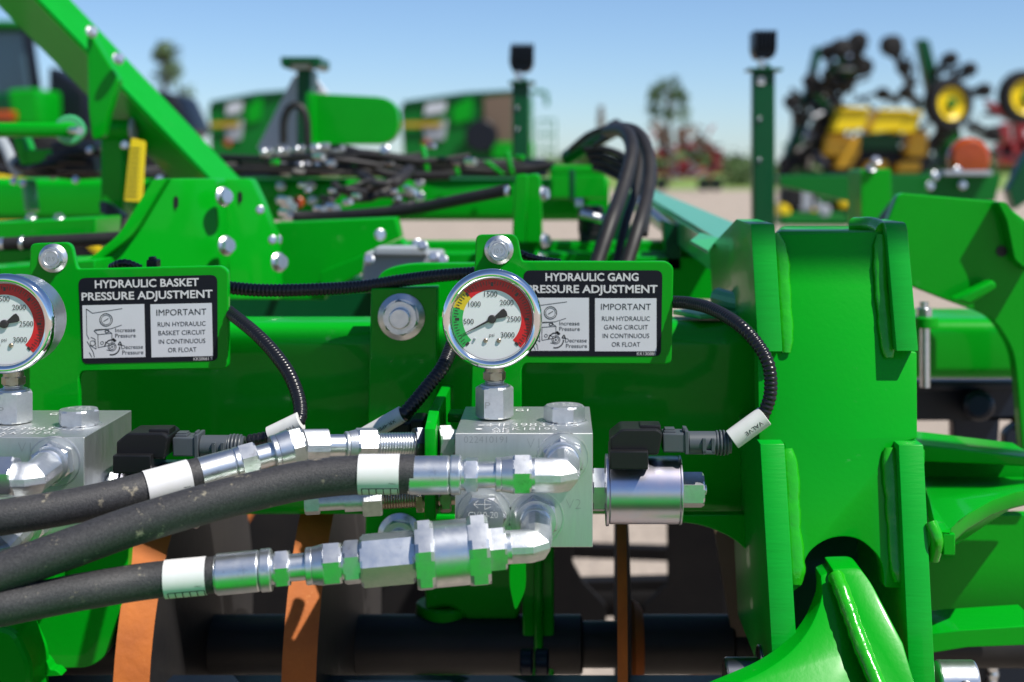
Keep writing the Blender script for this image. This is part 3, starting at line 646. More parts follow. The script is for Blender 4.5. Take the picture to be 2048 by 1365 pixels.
def sleeve(label, a, b, r, txt, pos, rot):
    root = thing('cable_sleeve', label, 'cable sleeve', tuple(W(*a)), 'printed cable sleeves')
    mb = MB(); p0, p1 = W(*a), W(*b); rr = m_(r, a[2]); d = (p1 - p0); L = d.length
    mb.lathe(p0, d, [(0, rr * .9), (.0003, rr), (L - .0003, rr), (L, rr * .9)], 0, 28)
    ux = -d.normalized(); ux = Vector((ux.x, ux.y, ux.z)); n = Vector((0, -1, 0)); n = (n - ux * n.dot(ux)).normalized(); uy = n.cross(ux) * -1
    if uy.z > 0: pass
    mb.text(txt, p0.lerp(p1, .6) + n * (rr + .0001) + uy * rr * .05, L * .5, rr * .42, 1, ux=ux, uy=n.cross(ux))
    mb.build('printed_sleeve', ['sleeve', 'ink'], root); return root
sleeve('white printed sleeve reading VALVE, between the right plug and its conduit', (1464, 880, .941), (1530, 832, .941), 21, 'VALVE', 0, 0)
sleeve('white printed sleeve at the end of the basket conduit, above the hose nut', (540, 872, .942), (602, 842, .941), 19, 'YY49R7', 0, 0)
sleeve('white printed sleeve angled down from the conduit behind the gang gauge', (725, 874, .985), (806, 828, .98), 17, 'XR-4PBX', 0, 0)

# ------------------------------------------------------------------ hydraulic hoses with crimped ends
def label_wrap(mb_name, parent, A, x0, x1, r, grid=True):
    mb = MB(); p0, p1 = A.at(x0), A.at(x1); d = (p1 - p0).normalized(); L = (p1 - p0).length; rr = m_(r, A.Y(x0))
    mb.lathe(p0, d, [(0, rr), (L, rr)], 0, 40, caps=False)
    # printed boxes and a short code on the camera side
    up = Vector((0, 0, 1)); up = (up - d * up.dot(d)).normalized(); fw = d.cross(up)
    if fw.y > 0: fw = -fw
    def S(s, a): return p0 + d * (L * s) + (fw * math.cos(a) + up * math.sin(a)) * (rr + .00012)
    def line(s0, a0, s1, a1, w=.0003):
        n = 6
        for k in range(n):
            u0, u1 = k / n, (k + 1) / n; A0, B0 = S(s0 + (s1 - s0) * u0, a0 + (a1 - a0) * u0), S(s0 + (s1 - s0) * u1, a0 + (a1 - a0) * u1)
            t = (B0 - A0).normalized(); nn = (A0 - p0); nn = (nn - d * nn.dot(d)).normalized(); sd = t.cross(nn).normalized() * w
            mb.strip([[A0 - sd, B0 - sd, B0 + sd, A0 + sd]], 1)
    if True:
        line(.10, -.55, .97, -.55); 
        for k in range(6): line(.10 + .174 * k, -.55, .10 + .174 * k, -1.15)
    mb.text('ABCC', S(.84, -.28), L * .16, rr * .13, 1, ux=d, uy=up)
    o = mb.build('paper_label', ['white', 'ink'], parent, 60)
    for p in o.data.polygons:
        pass
    return o
def hose(label, pts, rpx, loc):
    root = thing('hydraulic_hose', label, 'hydraulic hose', loc, 'black hydraulic hoses'); mb = MB(); path = hosepath(pts, .005)
    mb.sweep(path, m_(rpx, pts[-1][2]), 0, 30); mb.build('rubber_hose', 'hose', root, 60); return root

# lower hose and its long chain of fittings to port V2
A3 = Axis((300, 1162, .835), (1015, 1096, .857))
h3 = hose('lowest black hose, its long chain of fittings running to port V2', [(-120, 1236, .80), (0, 1216, .808), (80, 1200, .815), (180, 1181, .823), (300, 1162, .835), (440, 1149, .839)], 36, tuple(A3.at(440)))
label_wrap('', h3, A3, 331, 414, 38.0)
mb = MB(); A3.cyl(mb, 430, 434, 38, 0, .0006); A3.cyl(mb, 432, 520, 41, 0, .0012); A3.cyl(mb, 520, 545, 42.5, 0, .0012); mb.build('crimp_ferrule', 'zinc', h3)
mb = MB(); A3.cyl(mb, 544, 552, 30); A3.hex(mb, 550, 580, 39, 0, .25); A3.cyl(mb, 579, 613, 27, 0, 0); mb.build('hose_stem', 'zinc', h3)
mb = MB(); A3.cyl(mb, 612, 626, 37, 0, .0006, 37); A3.cyl(mb, 626, 648, 37, 0, 0, 41); A3.hex(mb, 645, 684, 45, 0, .20); mb.build('swivel_nut', 'zinc', h3)
chk = thing('check_valve', 'stout zinc check valve with two hexagon flanges on the lowest hose line', 'check valve', tuple(A3.at(860)))
mb = MB(); A3.cyl(mb, 683, 690, 33); A3.hex(mb, 688, 722, 45, 0, .05); mb.build('inlet_hex', 'zinc', chk)
mb = MB(); A3.hex(mb, 722, 830, 54, 0, .52); A3.cyl(mb, 828, 834, 40); mb.build('adapter_hex', 'zinc', chk)
mb = MB(); A3.hex(mb, 832, 869, 75, 0, .18); A3.cyl(mb, 867, 940, 65, 0, .001); A3.hex(mb, 937, 978, 77, 0, .22); mb.build('valve_barrel', 'zinc', chk)
mb = MB(); A3.hex(mb, 975, 1012, 47, 0, .30); A3.cyl(mb, 1010, 1022, 32); mb.build('outlet_hex', 'zinc', chk)
# middle hose to the elbow at V1
A2 = Axis((600, 957, .862), (1066, 950, .867))
h2 = hose('middle black hose sweeping up to the elbow at port V1', [(-140, 1196, .80), (0, 1147, .812), (130, 1101, .822), (260, 1054, .833), (390, 1014, .843), (500, 985, .852), (610, 961, .860), (720, 950, .864), (830, 949, .865)], 38.5, tuple(A2.at(820)))
A2b = Axis((714, 952, .864), (1066, 949, .867))
label_wrap('', h2, Axis((714, 949.5, .8635), (830, 948.5, .865)), 718, 800, 40.2)
mb = MB(); A2b.cyl(mb, 817, 822, 37); A2b.cyl(mb, 818, 900, 38.5, 0, .0012); A2b.cyl(mb, 900, 923, 39.5, 0, .0012); mb.build('crimp_ferrule', 'zinc', h2)
mb = MB(); A2b.cyl(mb, 922, 930, 30); A2b.hex(mb, 929, 956, 36, 0, .5); A2b.cyl(mb, 955, 993, 26); mb.build('hose_stem', 'zinc', h2)
mb = MB(); A2b.cyl(mb, 991, 1004, 34, 0, .0006); A2b.cyl(mb, 1004, 1028, 34, 0, 0, 38); A2b.hex(mb, 1026, 1063, 43, 0, .28); A2b.cyl(mb, 1060, 1070, 33); mb.build('swivel_nut', 'zinc', h2)
# upper left hose, its bent end and the bulkhead union
A1 = Axis((285, 980, .872), (610, 890, .915))
h1 = hose('uppermost black hose at the left, rising to the bulkhead union behind the middle hose', [(-140, 1060, .835), (0, 1036, .843), (110, 1019, .852), (220, 997, .863), (300, 976, .873), (400, 949, .887)], 34, tuple(A1.at(385)))
label_wrap('', h1, Axis((285, 980, .8705), (385, 953, .8845)), 291, 379, 36.4, False)
mb = MB(); A1.cyl(mb, 384, 470, 33, 0, .0014); A1.cyl(mb, 468, 482, 33.5, 0, .001); mb.build('crimp_ferrule', 'zinc', h1)
mb = MB(); A1.hex(mb, 478, 513, 36, 0, .15); A1.cyl(mb, 511, 548, 24); mb.build('hose_stem', 'zinc', h1)
mb = MB(); A1.cyl(mb, 545, 556, 36, 0, .0006); A1.cyl(mb, 556, 580, 36, 0, 0, 39); A1.hex(mb, 578, 606, 42, 0, .35); mb.build('swivel_nut', 'zinc', h1)
B1 = Axis((600, 893, .915), (905, 888, .950))
bk = thing('bulkhead_union', 'threaded bulkhead union with hex nuts through the green tab above the middle hose', 'pipe fitting', tuple(B1.at(780)))
mb = MB(); mb.sweep([A1.at(600), B1.at(612), B1.at(630), B1.at(655)], m_(33, .915), 0, 32, True, lambda th: min(oct_prof(th), 1.15)); mb.build('bent_adapter', 'cast', bk, 24)
mb = MB(); B1.cyl(mb, 652, 692, 22.5); mb.build('neck', 'zinc', bk)
mb = MB(); B1.cyl(mb, 689, 697, 28, 0, .0006); B1.cyl(mb, 697, 718, 28, 0, 0, 33); B1.hex(mb, 712, 752, 37, 0, .5); mb.build('swivel_nut', 'cast', bk)
mb = MB(); B1.thread(mb, 750, 832, 25, 15); mb.build('thread', 'zinc', bk)
mb = MB(); B1.hex(mb, 827, 848, 37, 0, .3); mb.build('lock_nut', 'darksteel', bk)
mb = MB(); B1.hex(mb, 874, 902, 38, 0, .1); B1.cyl(mb, 900, 918, 28); mb.build('block_side_nut', 'cast', bk)
B2 = Axis((560, 1010, .945), (905, 990, .955))
bk2 = thing('bulkhead_union', 'lower bulkhead union in shade, its brassy thread showing under the middle hose', 'pipe fitting', tuple(B2.at(780)))
mb = MB(); B2.cyl(mb, 690, 735, 22); B2.cyl(mb, 632, 690, 17); B2.hex(mb, 610, 640, 24); mb.build('neck', 'cast', bk2)
mb = MB(); B2.hex(mb, 726, 765, 36, 0, .4); mb.build('swivel_nut', 'cast', bk2)
mb = MB(); B2.thread(mb, 764, 840, 22, 14); mb.build('thread', 'brass', bk2)
mb = MB(); B2.hex(mb, 832, 848, 36, 0, .3); B2.hex(mb, 880, 902, 36, 0, .1); B2.cyl(mb, 848, 925, 20); mb.build('lock_nut', 'brass', bk2)
# tab that carries the unions, edge-on to the camera
mb = MB(); xt = W(849, 0, .925).x
mb.prism([(xt, .925, W(0, 858, .925).z), (xt, .925, W(0, 1040, .925).z), (xt, 1.06, W(0, 1040, .925).z), (xt, 1.06, W(0, 822, .95).z), (xt, .955, W(0, 822, .95).z)], (m_(22, .925), 0, 0), 0, .0008)
tab = mb.build('bulkhead_tab', 'green'); tag(tab, 'narrow upright green tab left of the gang valve block, carrying the bulkhead unions', 'bracket')
mb = MB(); mb.pbox(895, 828, 925, 846, .985, .02, 0, .001); tag(mb.build('mounting_lug', 'green'), 'small green lug behind the top left corner of the gang valve block', 'bracket')
# black plug under the angled sleeve
mb = MB(); mb.pbox(758, 846, 822, 876, 1.0, .03, 0, .002); mb.pbox(765, 838, 818, 848, 1.005, .02, 0, .001); mb.pbox(820, 840, 848, 900, 1.0, .03, 0, .002); mb.build('plug_body', 'plastic', thing('black_plug', 'black wiring plug behind the upper bulkhead thread', 'electrical plug', tuple(W(800, 870, 1.0))))

def flats(name, label, cat, parts, group=None, mat_='green', at=None):
    """a thing made of plates: parts = [(name, points, Y, thickness, material)]"""
    p0 = parts[0]; fy = lambda Y, x: Y(x) if callable(Y) else Y
    root = thing(name, label, cat, tuple(W(p0[1][0][0], p0[1][0][1], fy(p0[2], p0[1][0][0]))), group)
    for (n, pts, Y, t, *rest) in parts:
        mb = MB(); mb.plate([(x, y, fy(Y, x)) for x, y in rnd(pts)], 1, t, 0, .0015); mb.build(n, rest[0] if rest else mat_, root)
    return root

# ------------------------------------------------------------------ disc blades and their spools under the frame
def blade(mb, c, a, r, mi0=0, mi1=1, sag=.075, bw=.024):
    """dished blade: worn bevel at the rim, then the bulging face; both sides closed"""
    pr = [(-.004, r * .2), (0.0, r * .6), (.0, r - .004), (.002, r), (.026, r - .010)]
    tb = MB()
    mb.lathe(c, a, [(.002, r * .985), (.002, r), (bw, r - .013)], mi1, 72, caps=False)
    face = [(bw, r - .013)] + [(bw + sag * (1 - (k / 8) ** 2) * 1.0, (r - .013) * (k / 8)) for k in (7, 6, 5, 4, 3, 2, 1)] + [(bw + sag, .001)]
    mb.lathe(c, a, face, mi0, 72, caps=False)
    back = [(.002, r * .985)] + [(.002 + sag * (1 - (k / 8) ** 2), (r * .985) * (k / 8)) for k in (7, 6, 5, 4, 3, 2, 1)] + [(.002 + sag, .001)]
    mb.lathe(c, a, back, mi0, 72, caps=False)
gang = thing('disc_gang', 'front gang of black dished disc blades with rusty worn rims on a black spool shaft', 'disc gang', (0, 1.274, H - .43))
ax = Vector((1, -.03, 0))
for k in (-1, 0, 1, 3, 4):
    mb = MB(); c = Vector((-.337 + .128 * k, 1.256, H - .4235))
    blade(mb, c, ax, .176, bw=.026 if k < 3 else .010, sag=.006); mb.build('disc_blade', ['disc', 'rust'], gang, 40)
    mb = MB(); L = .215 if k == 1 else .092
    mb.lathe(c + Vector((.012, 0, 0)), (1, 0, 0), [(0, .031), (.008, .031), (.012, .028), (.014, .0255), (L, .0255), (L + .002, .0235)], 1 if False else 0, 40); mb.build('spool', 'disc', gang, 40)
    mb = MB(); mb.lathe(c + Vector((.020, 0, 0)), (1, 0, 0), [(-.006, .0345), (-.002, .0375), (.003, .0345), (.006, .030)], 0, 40, caps=False); mb.build('weld_ring', 'rust', gang, 50)
mb = MB(); mb.plate([(1428, 1060), (1540, 1050), (1560, 1330), (1474, 1330)], 1.24, .008, 0, .001); tag(mb.build('disc_strip', 'tan'), 'tan worn scraper plate for part of another disc, between the gusset and the tower foot', 'filler')  # flat tan plate put in for part of another disc
mb = MB(); mb.cyl(Vector((-.7, 1.256, H - .4235)), Vector((.45, 1.256, H - .4235)), .02, 0, 24); mb.build('shaft', 'disc', gang)
rear = thing('disc_gang', 'rear gang of dark disc blades in the shade behind the front gang', 'disc gang', (0, 2.3, H - .66))
for k, x in enumerate((-1.15, -.97, -.79, -.61, -.43, -.28, .44)):
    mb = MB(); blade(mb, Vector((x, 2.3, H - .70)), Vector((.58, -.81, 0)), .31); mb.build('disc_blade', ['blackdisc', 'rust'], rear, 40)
mb = MB(); mb.cyl(Vector((-1.3, 2.3, H - .70)), Vector((.9, 2.3, H - .70)), .03, 0, 20); mb.build('shaft', 'blackdisc', rear)
sc_ = flats('shade_plates', 'pair of black cut-away scraper plates put in as deep shadow, leaving a funnel of gravel between them', 'filler', [('shade_plate', [(1100, 1030), (1146, 1030), (1146, 1128), (1166, 1164), (1212, 1212, 6), (1214, 1300), (1100, 1300)], 1.95, .012, 'blackdisc'), ('shade_plate', [(1334, 1030), (1450, 1030), (1450, 1300), (1286, 1300), (1288, 1214, 6), (1336, 1166)], 1.98, .012, 'blackdisc'), ('shade_bar', [(1130, 1166), (1345, 1160), (1345, 1182), (1130, 1186)], 2.05, .03, 'blackdisc'), ('shade_bar', [(1130, 1092), (1345, 1098), (1345, 1124), (1130, 1116)], 2.6, .03, 'blackdisc')])  # black plates and bars added as deep shadow over the bright ground
# dark lower bar
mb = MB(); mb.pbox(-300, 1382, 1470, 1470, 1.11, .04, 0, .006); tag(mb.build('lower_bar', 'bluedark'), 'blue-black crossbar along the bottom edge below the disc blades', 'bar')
# green shank left of the hinge, in the shade of the tube
sh = thing('gang_hanger', 'dark green cast hanger with a round post, hanging below the gang valve block', 'hanger', tuple(W(960, 1365, 1.22)))
mb = MB(); mb.cyl(W(890, 1205, 1.27), W(884, 1430, 1.27), m_(58, 1.27), 0, 40, .002); mb.build('post', 'green', sh)
mb = MB(); mb.plate(rnd([(846, 1030), (1012, 1030), (1058, 1060), (1052, 1190, 60), (1010, 1320, 40), (962, 1326, 30), (944, 1255, 30), (905, 1212, 40), (850, 1225)]), 1.25, .03, 0, .004); mb.build('casting', 'green', sh)
mb = MB(); mb.pbox(1045, 1030, 1108, 1430, 1.235, .02, 0, .002); mb.pbox(1068, 1030, 1086, 1430, 1.228, .01, 0, .003); mb.build('side_plate', 'green', sh)
mb = MB(); mb.plate(rnd([(1020, 1090), (1050, 1090), (1052, 1180, 20), (1030, 1225, 12), (1018, 1170, 20)]), 1.125, .008, 0, .001); mb.build('rib', 'green', sh)  # thin plate brought forward into the sun to stand for a lit sliver
mb = MB(); mb.cyl(W(1040, 1325, 1.2), W(1066, 1325, 1.2), m_(26, 1.2), 0, 24, .002); mb.cyl(W(1070, 1325, 1.2), W(1098, 1325, 1.2), m_(27, 1.2), 0, 24, .002); mb.build('clamp_ring', 'bluedark', sh)
# left green hanger plate behind the hoses
lh = thing('hanger_plate', 'bright green rounded plate behind the hoses at the lower left', 'bracket', tuple(W(150, 1365, 1.12)))
mb = MB(); mb.plate(rnd([(-60, 1000), (256, 1000), (258, 1090), (254, 1150, 40), (240, 1228, 40), (214, 1312, 60), (180, 1336, 20), (118, 1338, 20), (-60, 1345)]), 1.10, .012, 0, .001); mb.build('rounded_plate', 'green', lh)
mb = MB(); mb.plate([(-60, 1030), (112, 1030), (112, 1172), (-60, 1205)], 1.075, .02, 0, .001); mb.plate(rnd([(-60, 1240), (30, 1260, 20), (62, 1330, 20), (60, 1430), (-60, 1430)]), 1.02, .04, 0, .004); mb.build('side_block', 'green', lh)
mb = MB(); mb.plate(rnd([(60, 1305), (64, 1300, 4), (95, 1326, 8), (101, 1340, 6), (112, 1340, 6), (124, 1352), (66, 1356)]), 1.05, .012, 0, .001); mb.build('pointed_tab', 'green', lh)

# lower rail of the frame, just below the picture: its sunlit top colours the undersides of the fittings
mb = MB(); mb.prism([(-.75, y, z) for y, z in rrect(.36, .80, H - .47, H - .315, .012)], (1.05, 0, 0)); mb.build('lower_rail', 'green', frame)

# ------------------------------------------------------------------ brackets right of the tower
rb = thing('wing_bracket', 'tall green side plate with a slotted hole and rounded top, right of the hinge tower', 'bracket', tuple(W(1950, 1000, 1.45)))
mb = MB(); P = rnd([(1764, 560), (1770, 455, 20), (1797, 386, 14), (2004, 404, 10), (2062, 450), (2075, 1000), (2052, 1000), (2034, 760, 40), (2026, 700, 30), (1984, 634, 30), (1900, 604, 20), (1834, 578), (1800, 562)])
mb.plate(P, 1.42, .018, 0, .0015); mb.build('side_plate', 'green', rb)
mb = MB(); mb.plate(rnd([(1996, 404, 8), (2010, 404, 8), (2062, 470), (2062, 545), (2030, 520, 10), (2014, 440, 10)]), 1.40, .06, 0, .002); mb.build('rim', 'green', rb)
mb = MB(); c = W(2003, 503, 1.419); mb.lathe(c, (0, -1, 0), [(0, m_(11, 1.42)), (.0008, m_(11, 1.42)), (.0008, m_(8.5, 1.42)), (.0001, m_(8, 1.42)), (.0002, .0001)], 0, 24); mb.build('slot_hole', 'ink', rb)
mb = MB(); mb.plate([(1905, 600), (1988, 560), (1996, 575), (1940, 612)], 1.39, .02, 0, .003); mb.build('rib', 'green', rb)
t = thing('rear_tube', 'green square tube with a sunlit top between the tower and the wing bracket', 'tube', tuple(W(1900, 750, 1.5)))
mb = MB(); mb.prism([(W(1790, 0, 1.5).x, y, z) for y, z in rrect(1.5, 1.63, W(0, 760, 1.5).z, W(0, 640, 1.5).z, .014)], (m_(330, 1.5), 0, 0)); mb.build('tube', 'green', t)
t = thing('spring_rod', 'steel rod with a washer plate and nut beside the hinge tower', 'rod', tuple(W(1850, 770, 1.4)))
mb = MB(); mb.cyl(W(1850, 640, 1.4), W(1850, 775, 1.4), m_(10, 1.4), 0, 20); mb.build('rod', 'zinc', t)
mb = MB(); mb.cyl(W(1850, 634, 1.4), W(1850, 655, 1.4), m_(26, 1.4), 0, 28, .001); mb.build('washer_plate', 'green', t)
mb = MB(); mb.hexn(W(1848, 634, 1.4), W(1848, 616, 1.4), m_(16, 1.4)); mb.cyl(W(1848, 618, 1.4), W(1848, 604, 1.4), m_(9, 1.4)); mb.build('nut', 'zinc', t)
t = thing('black_linkage', 'black steel arm with a round boss and scalloped lower edge, right of the tower', 'arm', tuple(W(1950, 900, 1.6)))
mb = MB(); mb.plate(rnd([(1790, 766), (2110, 764), (2110, 930), (2008, 928), (2010, 866, 14), (2030, 850, 20), (2110, 840), (2110, 832), (2000, 838, 4), (1995, 930), (1908, 930), (1906, 842), (1790, 842)]), 1.62, .02, 0, .002); mb.pbox(1790, 764, 2052, 782, 1.59, .03, 0, .003); mb.build('arm_plate', 'bluedark', t)
mb = MB(); mb.cyl(W(1958, 812, 1.62), W(1958, 812, 1.55), m_(30, 1.58), 0, 32, .006); mb.build('boss', 'bluedark', t)
# curved flange bracket at the lower right
fb = thing('flange_bracket', 'bright green bracket with a curved cut-out flange at the lower right edge', 'bracket', tuple(W(1950, 1100, 1.1)))
mb = MB(); mb.plate(rnd([(1840, 892), (1900, 898), (2080, 920), (2080, 990), (1840, 990)]), 1.19, .014, 0, .001); mb.build('back_plate', 'green', fb)
mb = MB(); P = [(1840, 953, 1.18), (2080, 955, 1.18), (2080, 974, 1.05), (2030, 984, 1.03), (1985, 1000, 1.02), (1940, 1026, 1.0), (1915, 1042, .99), (1903, 1055, .985), (1898, 1064, .985), (1880, 1064, .985), (1868, 1040, 1.0), (1858, 1000, 1.05)]
zf = W(0, 955, 1.18).z; Q = []
for (x, y, Y) in P:
    v = W(x, y, Y); Q.append(v)
mb.prism(Q, (0, .004, -.0125), 0, .0012); mb.build('curved_flange', 'green', fb, 45)
mb = MB(); mb.plate([(1840, 890), (1900, 896), (2080, 918), (2080, 936), (1990, 930), (1840, 924)], 1.125, .065, 0, .0015); mb.build('top_lip', 'green', fb)
mb = MB(); mb.pbox(1886, 1068, 1911, 1112, .985, .02, 0, .001); mb.build('stop_tab', 'green', fb)
mb = MB(); mb.sweep(curve([W(1862, 1046, .99), W(1874, 1080, .985), W(1866, 1118, .99)], .003), m_(13, .99), 0, 12); mb.build('weld_bead', 'weld', fb, 60)
mb = MB(); mb.plate([(1850, 1030), (2080, 1030), (2080, 1262), (1860, 1262)], 1.20, .014, 0, .001); mb.build('lower_plate', 'green', fb)
mb = MB(); mb.plate([(1858, 1268), (1924, 1260), (2080, 1250), (2080, 1290), (1935, 1296), (1860, 1308)], 1.06, .05, 0, .001); mb.build('step_plate', 'green', fb)
mb = MB(); mb.pbox(1800, 1292, 2110, 1450, 1.3, .05, 0, .004); tag(mb.build('rear_bar', 'bluedark'), 'dark bar behind the right hinge pin at the bottom right corner', 'bar')
mb = MB(); conduit(mb, [(1975, 1240, 1.30), (1968, 1300, 1.30), (1985, 1340, 1.30), (1975, 1400, 1.30)], 14, 1.3, pitch=.008); tag(mb.build('return_spring', 'zinc'), 'small coil spring at the bottom right corner', 'spring')

# ------------------------------------------------------------------ green structure behind the main tube (left and middle)
def bolts(parent, L, Y, r=13, out=(.35, -1, .1), mt='zinc', name='bolt'):
    for (x, y) in L:
        mb = MB(); bolt(mb, W(x, y, Y), m_(r, Y), out, 0, .5, ang=random.random()); mb.build(name, mt, parent)
# two lugs with a slot between them, nearest plates behind the basket sign
lug = flats('pivot_bracket', 'bright green pivot bracket of two plates with oblong holes, behind the basket sign', 'bracket', [
    ('pivot_plate', [(330, 358, 8), (432, 358, 10), (440, 560), (60, 560), (90, 520, 20), (165, 518, 30), (232, 500, 30), (262, 462, 20)], lambda x: 1.30 + .00035 * (x - 60), .05),
    ('pivot_plate', [(440, 358, 8), (500, 358, 10), (520, 400, 8), (548, 470), (556, 600), (446, 600)], lambda x: 1.47 + .0004 * (x - 440), .03),
    ('edge_strip', [(306, 360, 4), (334, 357, 4), (266, 470, 20), (200, 520), (176, 520), (238, 470, 20)], lambda x: 1.285 + .00035 * (x - 60), .02)])
bolts(lug, [(447, 394), (452, 492), (557, 525)], 1.42, 20, (.8, -.6, .1)); bolts(lug, [(520, 420), (545, 480)], 1.45, 9)
for p in ((352, 405), (480, 395)):
    mb = MB(); c = W(p[0], p[1], 1.30 + .00035 * (p[0] - 60) - .002 if p[0] < 440 else 1.47 + .0004 * (p[0] - 440) - .002); mb.prism([c + Vector((m_(x, 1.42), 0, m_(y, 1.42))) for x, y in ((-5, -8), (-5, 8), (0, 13), (5, 8), (5, -8), (0, -13))], (0, -.0005, 0), 0); mb.build('oblong_hole', 'ink', lug)
# lower lit plate in the middle
mid = flats('cross_plate', 'wide sunlit green plate crossing behind the conduit in the middle', 'plate', [
    ('plate', [(548, 446), (790, 436), (800, 476), (660, 540), (650, 600), (548, 600)], 1.60, .04),
    ('brace', [(640, 545), (800, 478), (815, 495), (700, 560), (640, 590)], 1.56, .04),
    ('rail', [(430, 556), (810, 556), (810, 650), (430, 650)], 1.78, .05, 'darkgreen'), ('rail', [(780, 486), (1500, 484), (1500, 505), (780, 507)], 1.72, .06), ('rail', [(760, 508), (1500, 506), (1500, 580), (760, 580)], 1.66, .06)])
bolts(mid, [(552, 480), (555, 522), (760, 470), (835, 490)], 1.54, 12)
mb = MB(); mb.plate(rnd([(728, 505, 8), (880, 505, 8), (890, 585), (720, 585)]), 1.48, .06, 0, .004); mb.plate(rnd([(750, 495, 4), (850, 495, 4), (855, 512), (745, 512)]), 1.47, .04, 0, .003)
gb = mb.build('bearing_block', 'grey'); tag(gb, 'small grey bearing block behind the clamp plate', 'bearing'); 
for p in ((738, 520), (868, 515), (845, 492), (885, 520)):
    mb = MB(); bolt(mb, W(p[0], p[1], 1.46), m_(11, 1.46), (0, -1, .4), 0, .6); mb.build('bolt', 'zinc', gb)
# clevis
cv = flats('upright_clevis', 'upright bright green clevis plate holding the end of the long black hose', 'bracket', [
    ('near_plate', [(1030, 350, 8), (1056, 348, 8), (1050, 486), (1024, 486)], 1.60, .03), ('far_plate', [(1054, 350, 6), (1080, 348, 14), (1084, 486), (1050, 486)], 1.63, .10)])
bolts(cv, [(1086, 388), (1088, 482), (1082, 520)], 1.60, 16, (.9, -.4, .1)); bolts(cv, [(1016, 382)], 1.6, 12, (-1, -.2, 0))
# big rear crossbeam
beam = thing('rear_crossbeam', 'long green crossbeam with a bright top edge running behind everything at mid height', 'beam', tuple(W(600, 440, 2.2)))
mb = MB(); mb.prism([(W(-700, 0, 2.2).x, y, z) for y, z in rrect(2.2, 2.36, W(0, 442, 2.2).z, W(0, 358, 2.2).z, .012)], (m_(1918, 2.2), 0, 0)); mb.build('beam_tube', 'green', beam)
bolts(beam, [(562, 372), (622, 370), (562, 400), (625, 400), (838, 366), (840, 393), (770, 300), (1145, 350)], 2.19, 10, (0, -1, .2))
mb = MB(); mb.plate(rnd([(1100, 348), (1212, 350), (1214, 398), (1095, 398)]), 2.12, .06, 0, .003); mb.plate([(1105, 330), (1200, 332), (1212, 350), (1098, 350)], 2.12, .08, 0, .003); mb.build('beam_end', 'green', beam)
mb = MB(); mb.cyl(W(597, 405, 2.15), W(597, 405, 2.05), m_(12, 2.1), 0, 20, .003); mb.build('reflector_cap', 'amber', beam)
mb = MB(); mb.pbox(1138, 340, 1150, 402, 2.05, .02, 0, .002); mb.build('strap', 'darkgreen', beam)

# left linkage -------------------------------------------------------
arm = thing('fold_boom', 'thick green diagonal fold arm descending from the top left corner', 'arm', tuple(W(479, 354, 1.75)))
def bar4(mb, A0, B0, C0, A1, B1, C1):               # square tube from three visible edges at each end; the hidden edge closes it
    D0 = A0 + C0 - B0 + Vector((0, .05, 0)); D1 = A1 + C1 - B1 + Vector((0, .05, 0))
    tb = bmesh.new(); v0 = [tb.verts.new(p) for p in (A0, B0, C0, D0)]; v1 = [tb.verts.new(p) for p in (A1, B1, C1, D1)]
    tb.faces.new(v0); tb.faces.new(v1[::-1])
    for i in range(4): tb.faces.new((v0[i], v1[i], v1[(i + 1) % 4], v0[(i + 1) % 4]))
    bmesh.ops.bevel(tb, geom=[e for e in tb.edges], offset=.005, segments=3, affect='EDGES'); mb._add(tb, 0)
mb = MB(); bar4(mb, W(9, -143, 1.86), W(-63, -143, 1.76), W(-160, -143, 1.84), W(490, 366, 1.86), W(426, 366, 1.76), W(346, 366, 1.84)); mb.build('arm_tube', 'green', arm, 30)
mb = MB(); mb.plate(rnd([(173, 60), (181, 66), (238, 160, 8), (216, 226), (205, 276, 8), (184, 281, 8), (176, 219)]), 1.72, .02, 0, .002); mb.build('gusset_plate', 'green', arm)
bolts(arm, [(183, 64), (236, 118)], 1.71, 13, (.8, -.6, .3)); 
link = thing('link_rod', 'horizontal bright green link rod ending in a round eye at the left', 'link', tuple(W(140, 265, 1.62)))
mb = MB(); mb.pbox(-120, 245, 148, 274, 1.62, .05, 0, .006); mb.build('rod_bar', 'green', link)
mb = MB(); c = W(141, 261, 1.65); mb.lathe(c, (.3, -1, 0), [(0, m_(30, 1.65)), (.02, m_(30, 1.65)), (.024, m_(26, 1.65)), (.024, m_(14, 1.65))], 0, 32); mb.build('eye', 'teal', link)
mb = MB(); mb.cyl(W(141, 261, 1.62), W(160, 262, 1.60), m_(8, 1.62), 0, 16); mb.build('eye_pin', 'zinc', link)
lp = thing('link_post', 'upright green post under the pin tube, beside the yellow strip', 'post', tuple(W(222, 470, 1.85)))
mb = MB(); mb.plate([(200, 272), (250, 272), (246, 445), (200, 500)], 1.80, .05, 0, .004); mb.build('post', 'green', lp)
mb = MB(); mb.cyl(W(186, 258, 1.80), W(262, 258, 1.80), m_(19, 1.8), 0, 28, .003); mb.build('pin_tube', 'green', lp)
mb = MB(); mb.cyl(W(262, 258, 1.80), W(272, 258, 1.80), m_(23, 1.8), 0, 28, .002); mb.build('pin_cap', 'grey', lp)
bolts(lp, [(250, 290), (320, 358)], 1.78, 9, (.2, -1, .1))
mb = MB(); mb.plate(rnd([(262, 276, 6), (291, 284, 6), (284, 405, 4), (248, 402, 4)]), 1.74, .003, 0, .0004)
for k in range(11): mb.strip([[W(262 - k * 1.1, 296 + k * 9.5, 1.7395), W(280 - k * .6, 297 + k * 9.5, 1.7395), W(280 - k * .6, 299.5 + k * 9.5, 1.7395), W(262 - k * 1.1, 298.5 + k * 9.5, 1.7395)]], 1)
tag(mb.build('warning_strip', ['yellowlabel', 'ink']), 'upright yellow warning strip with small black print, left of the fold arm', 'warning label')
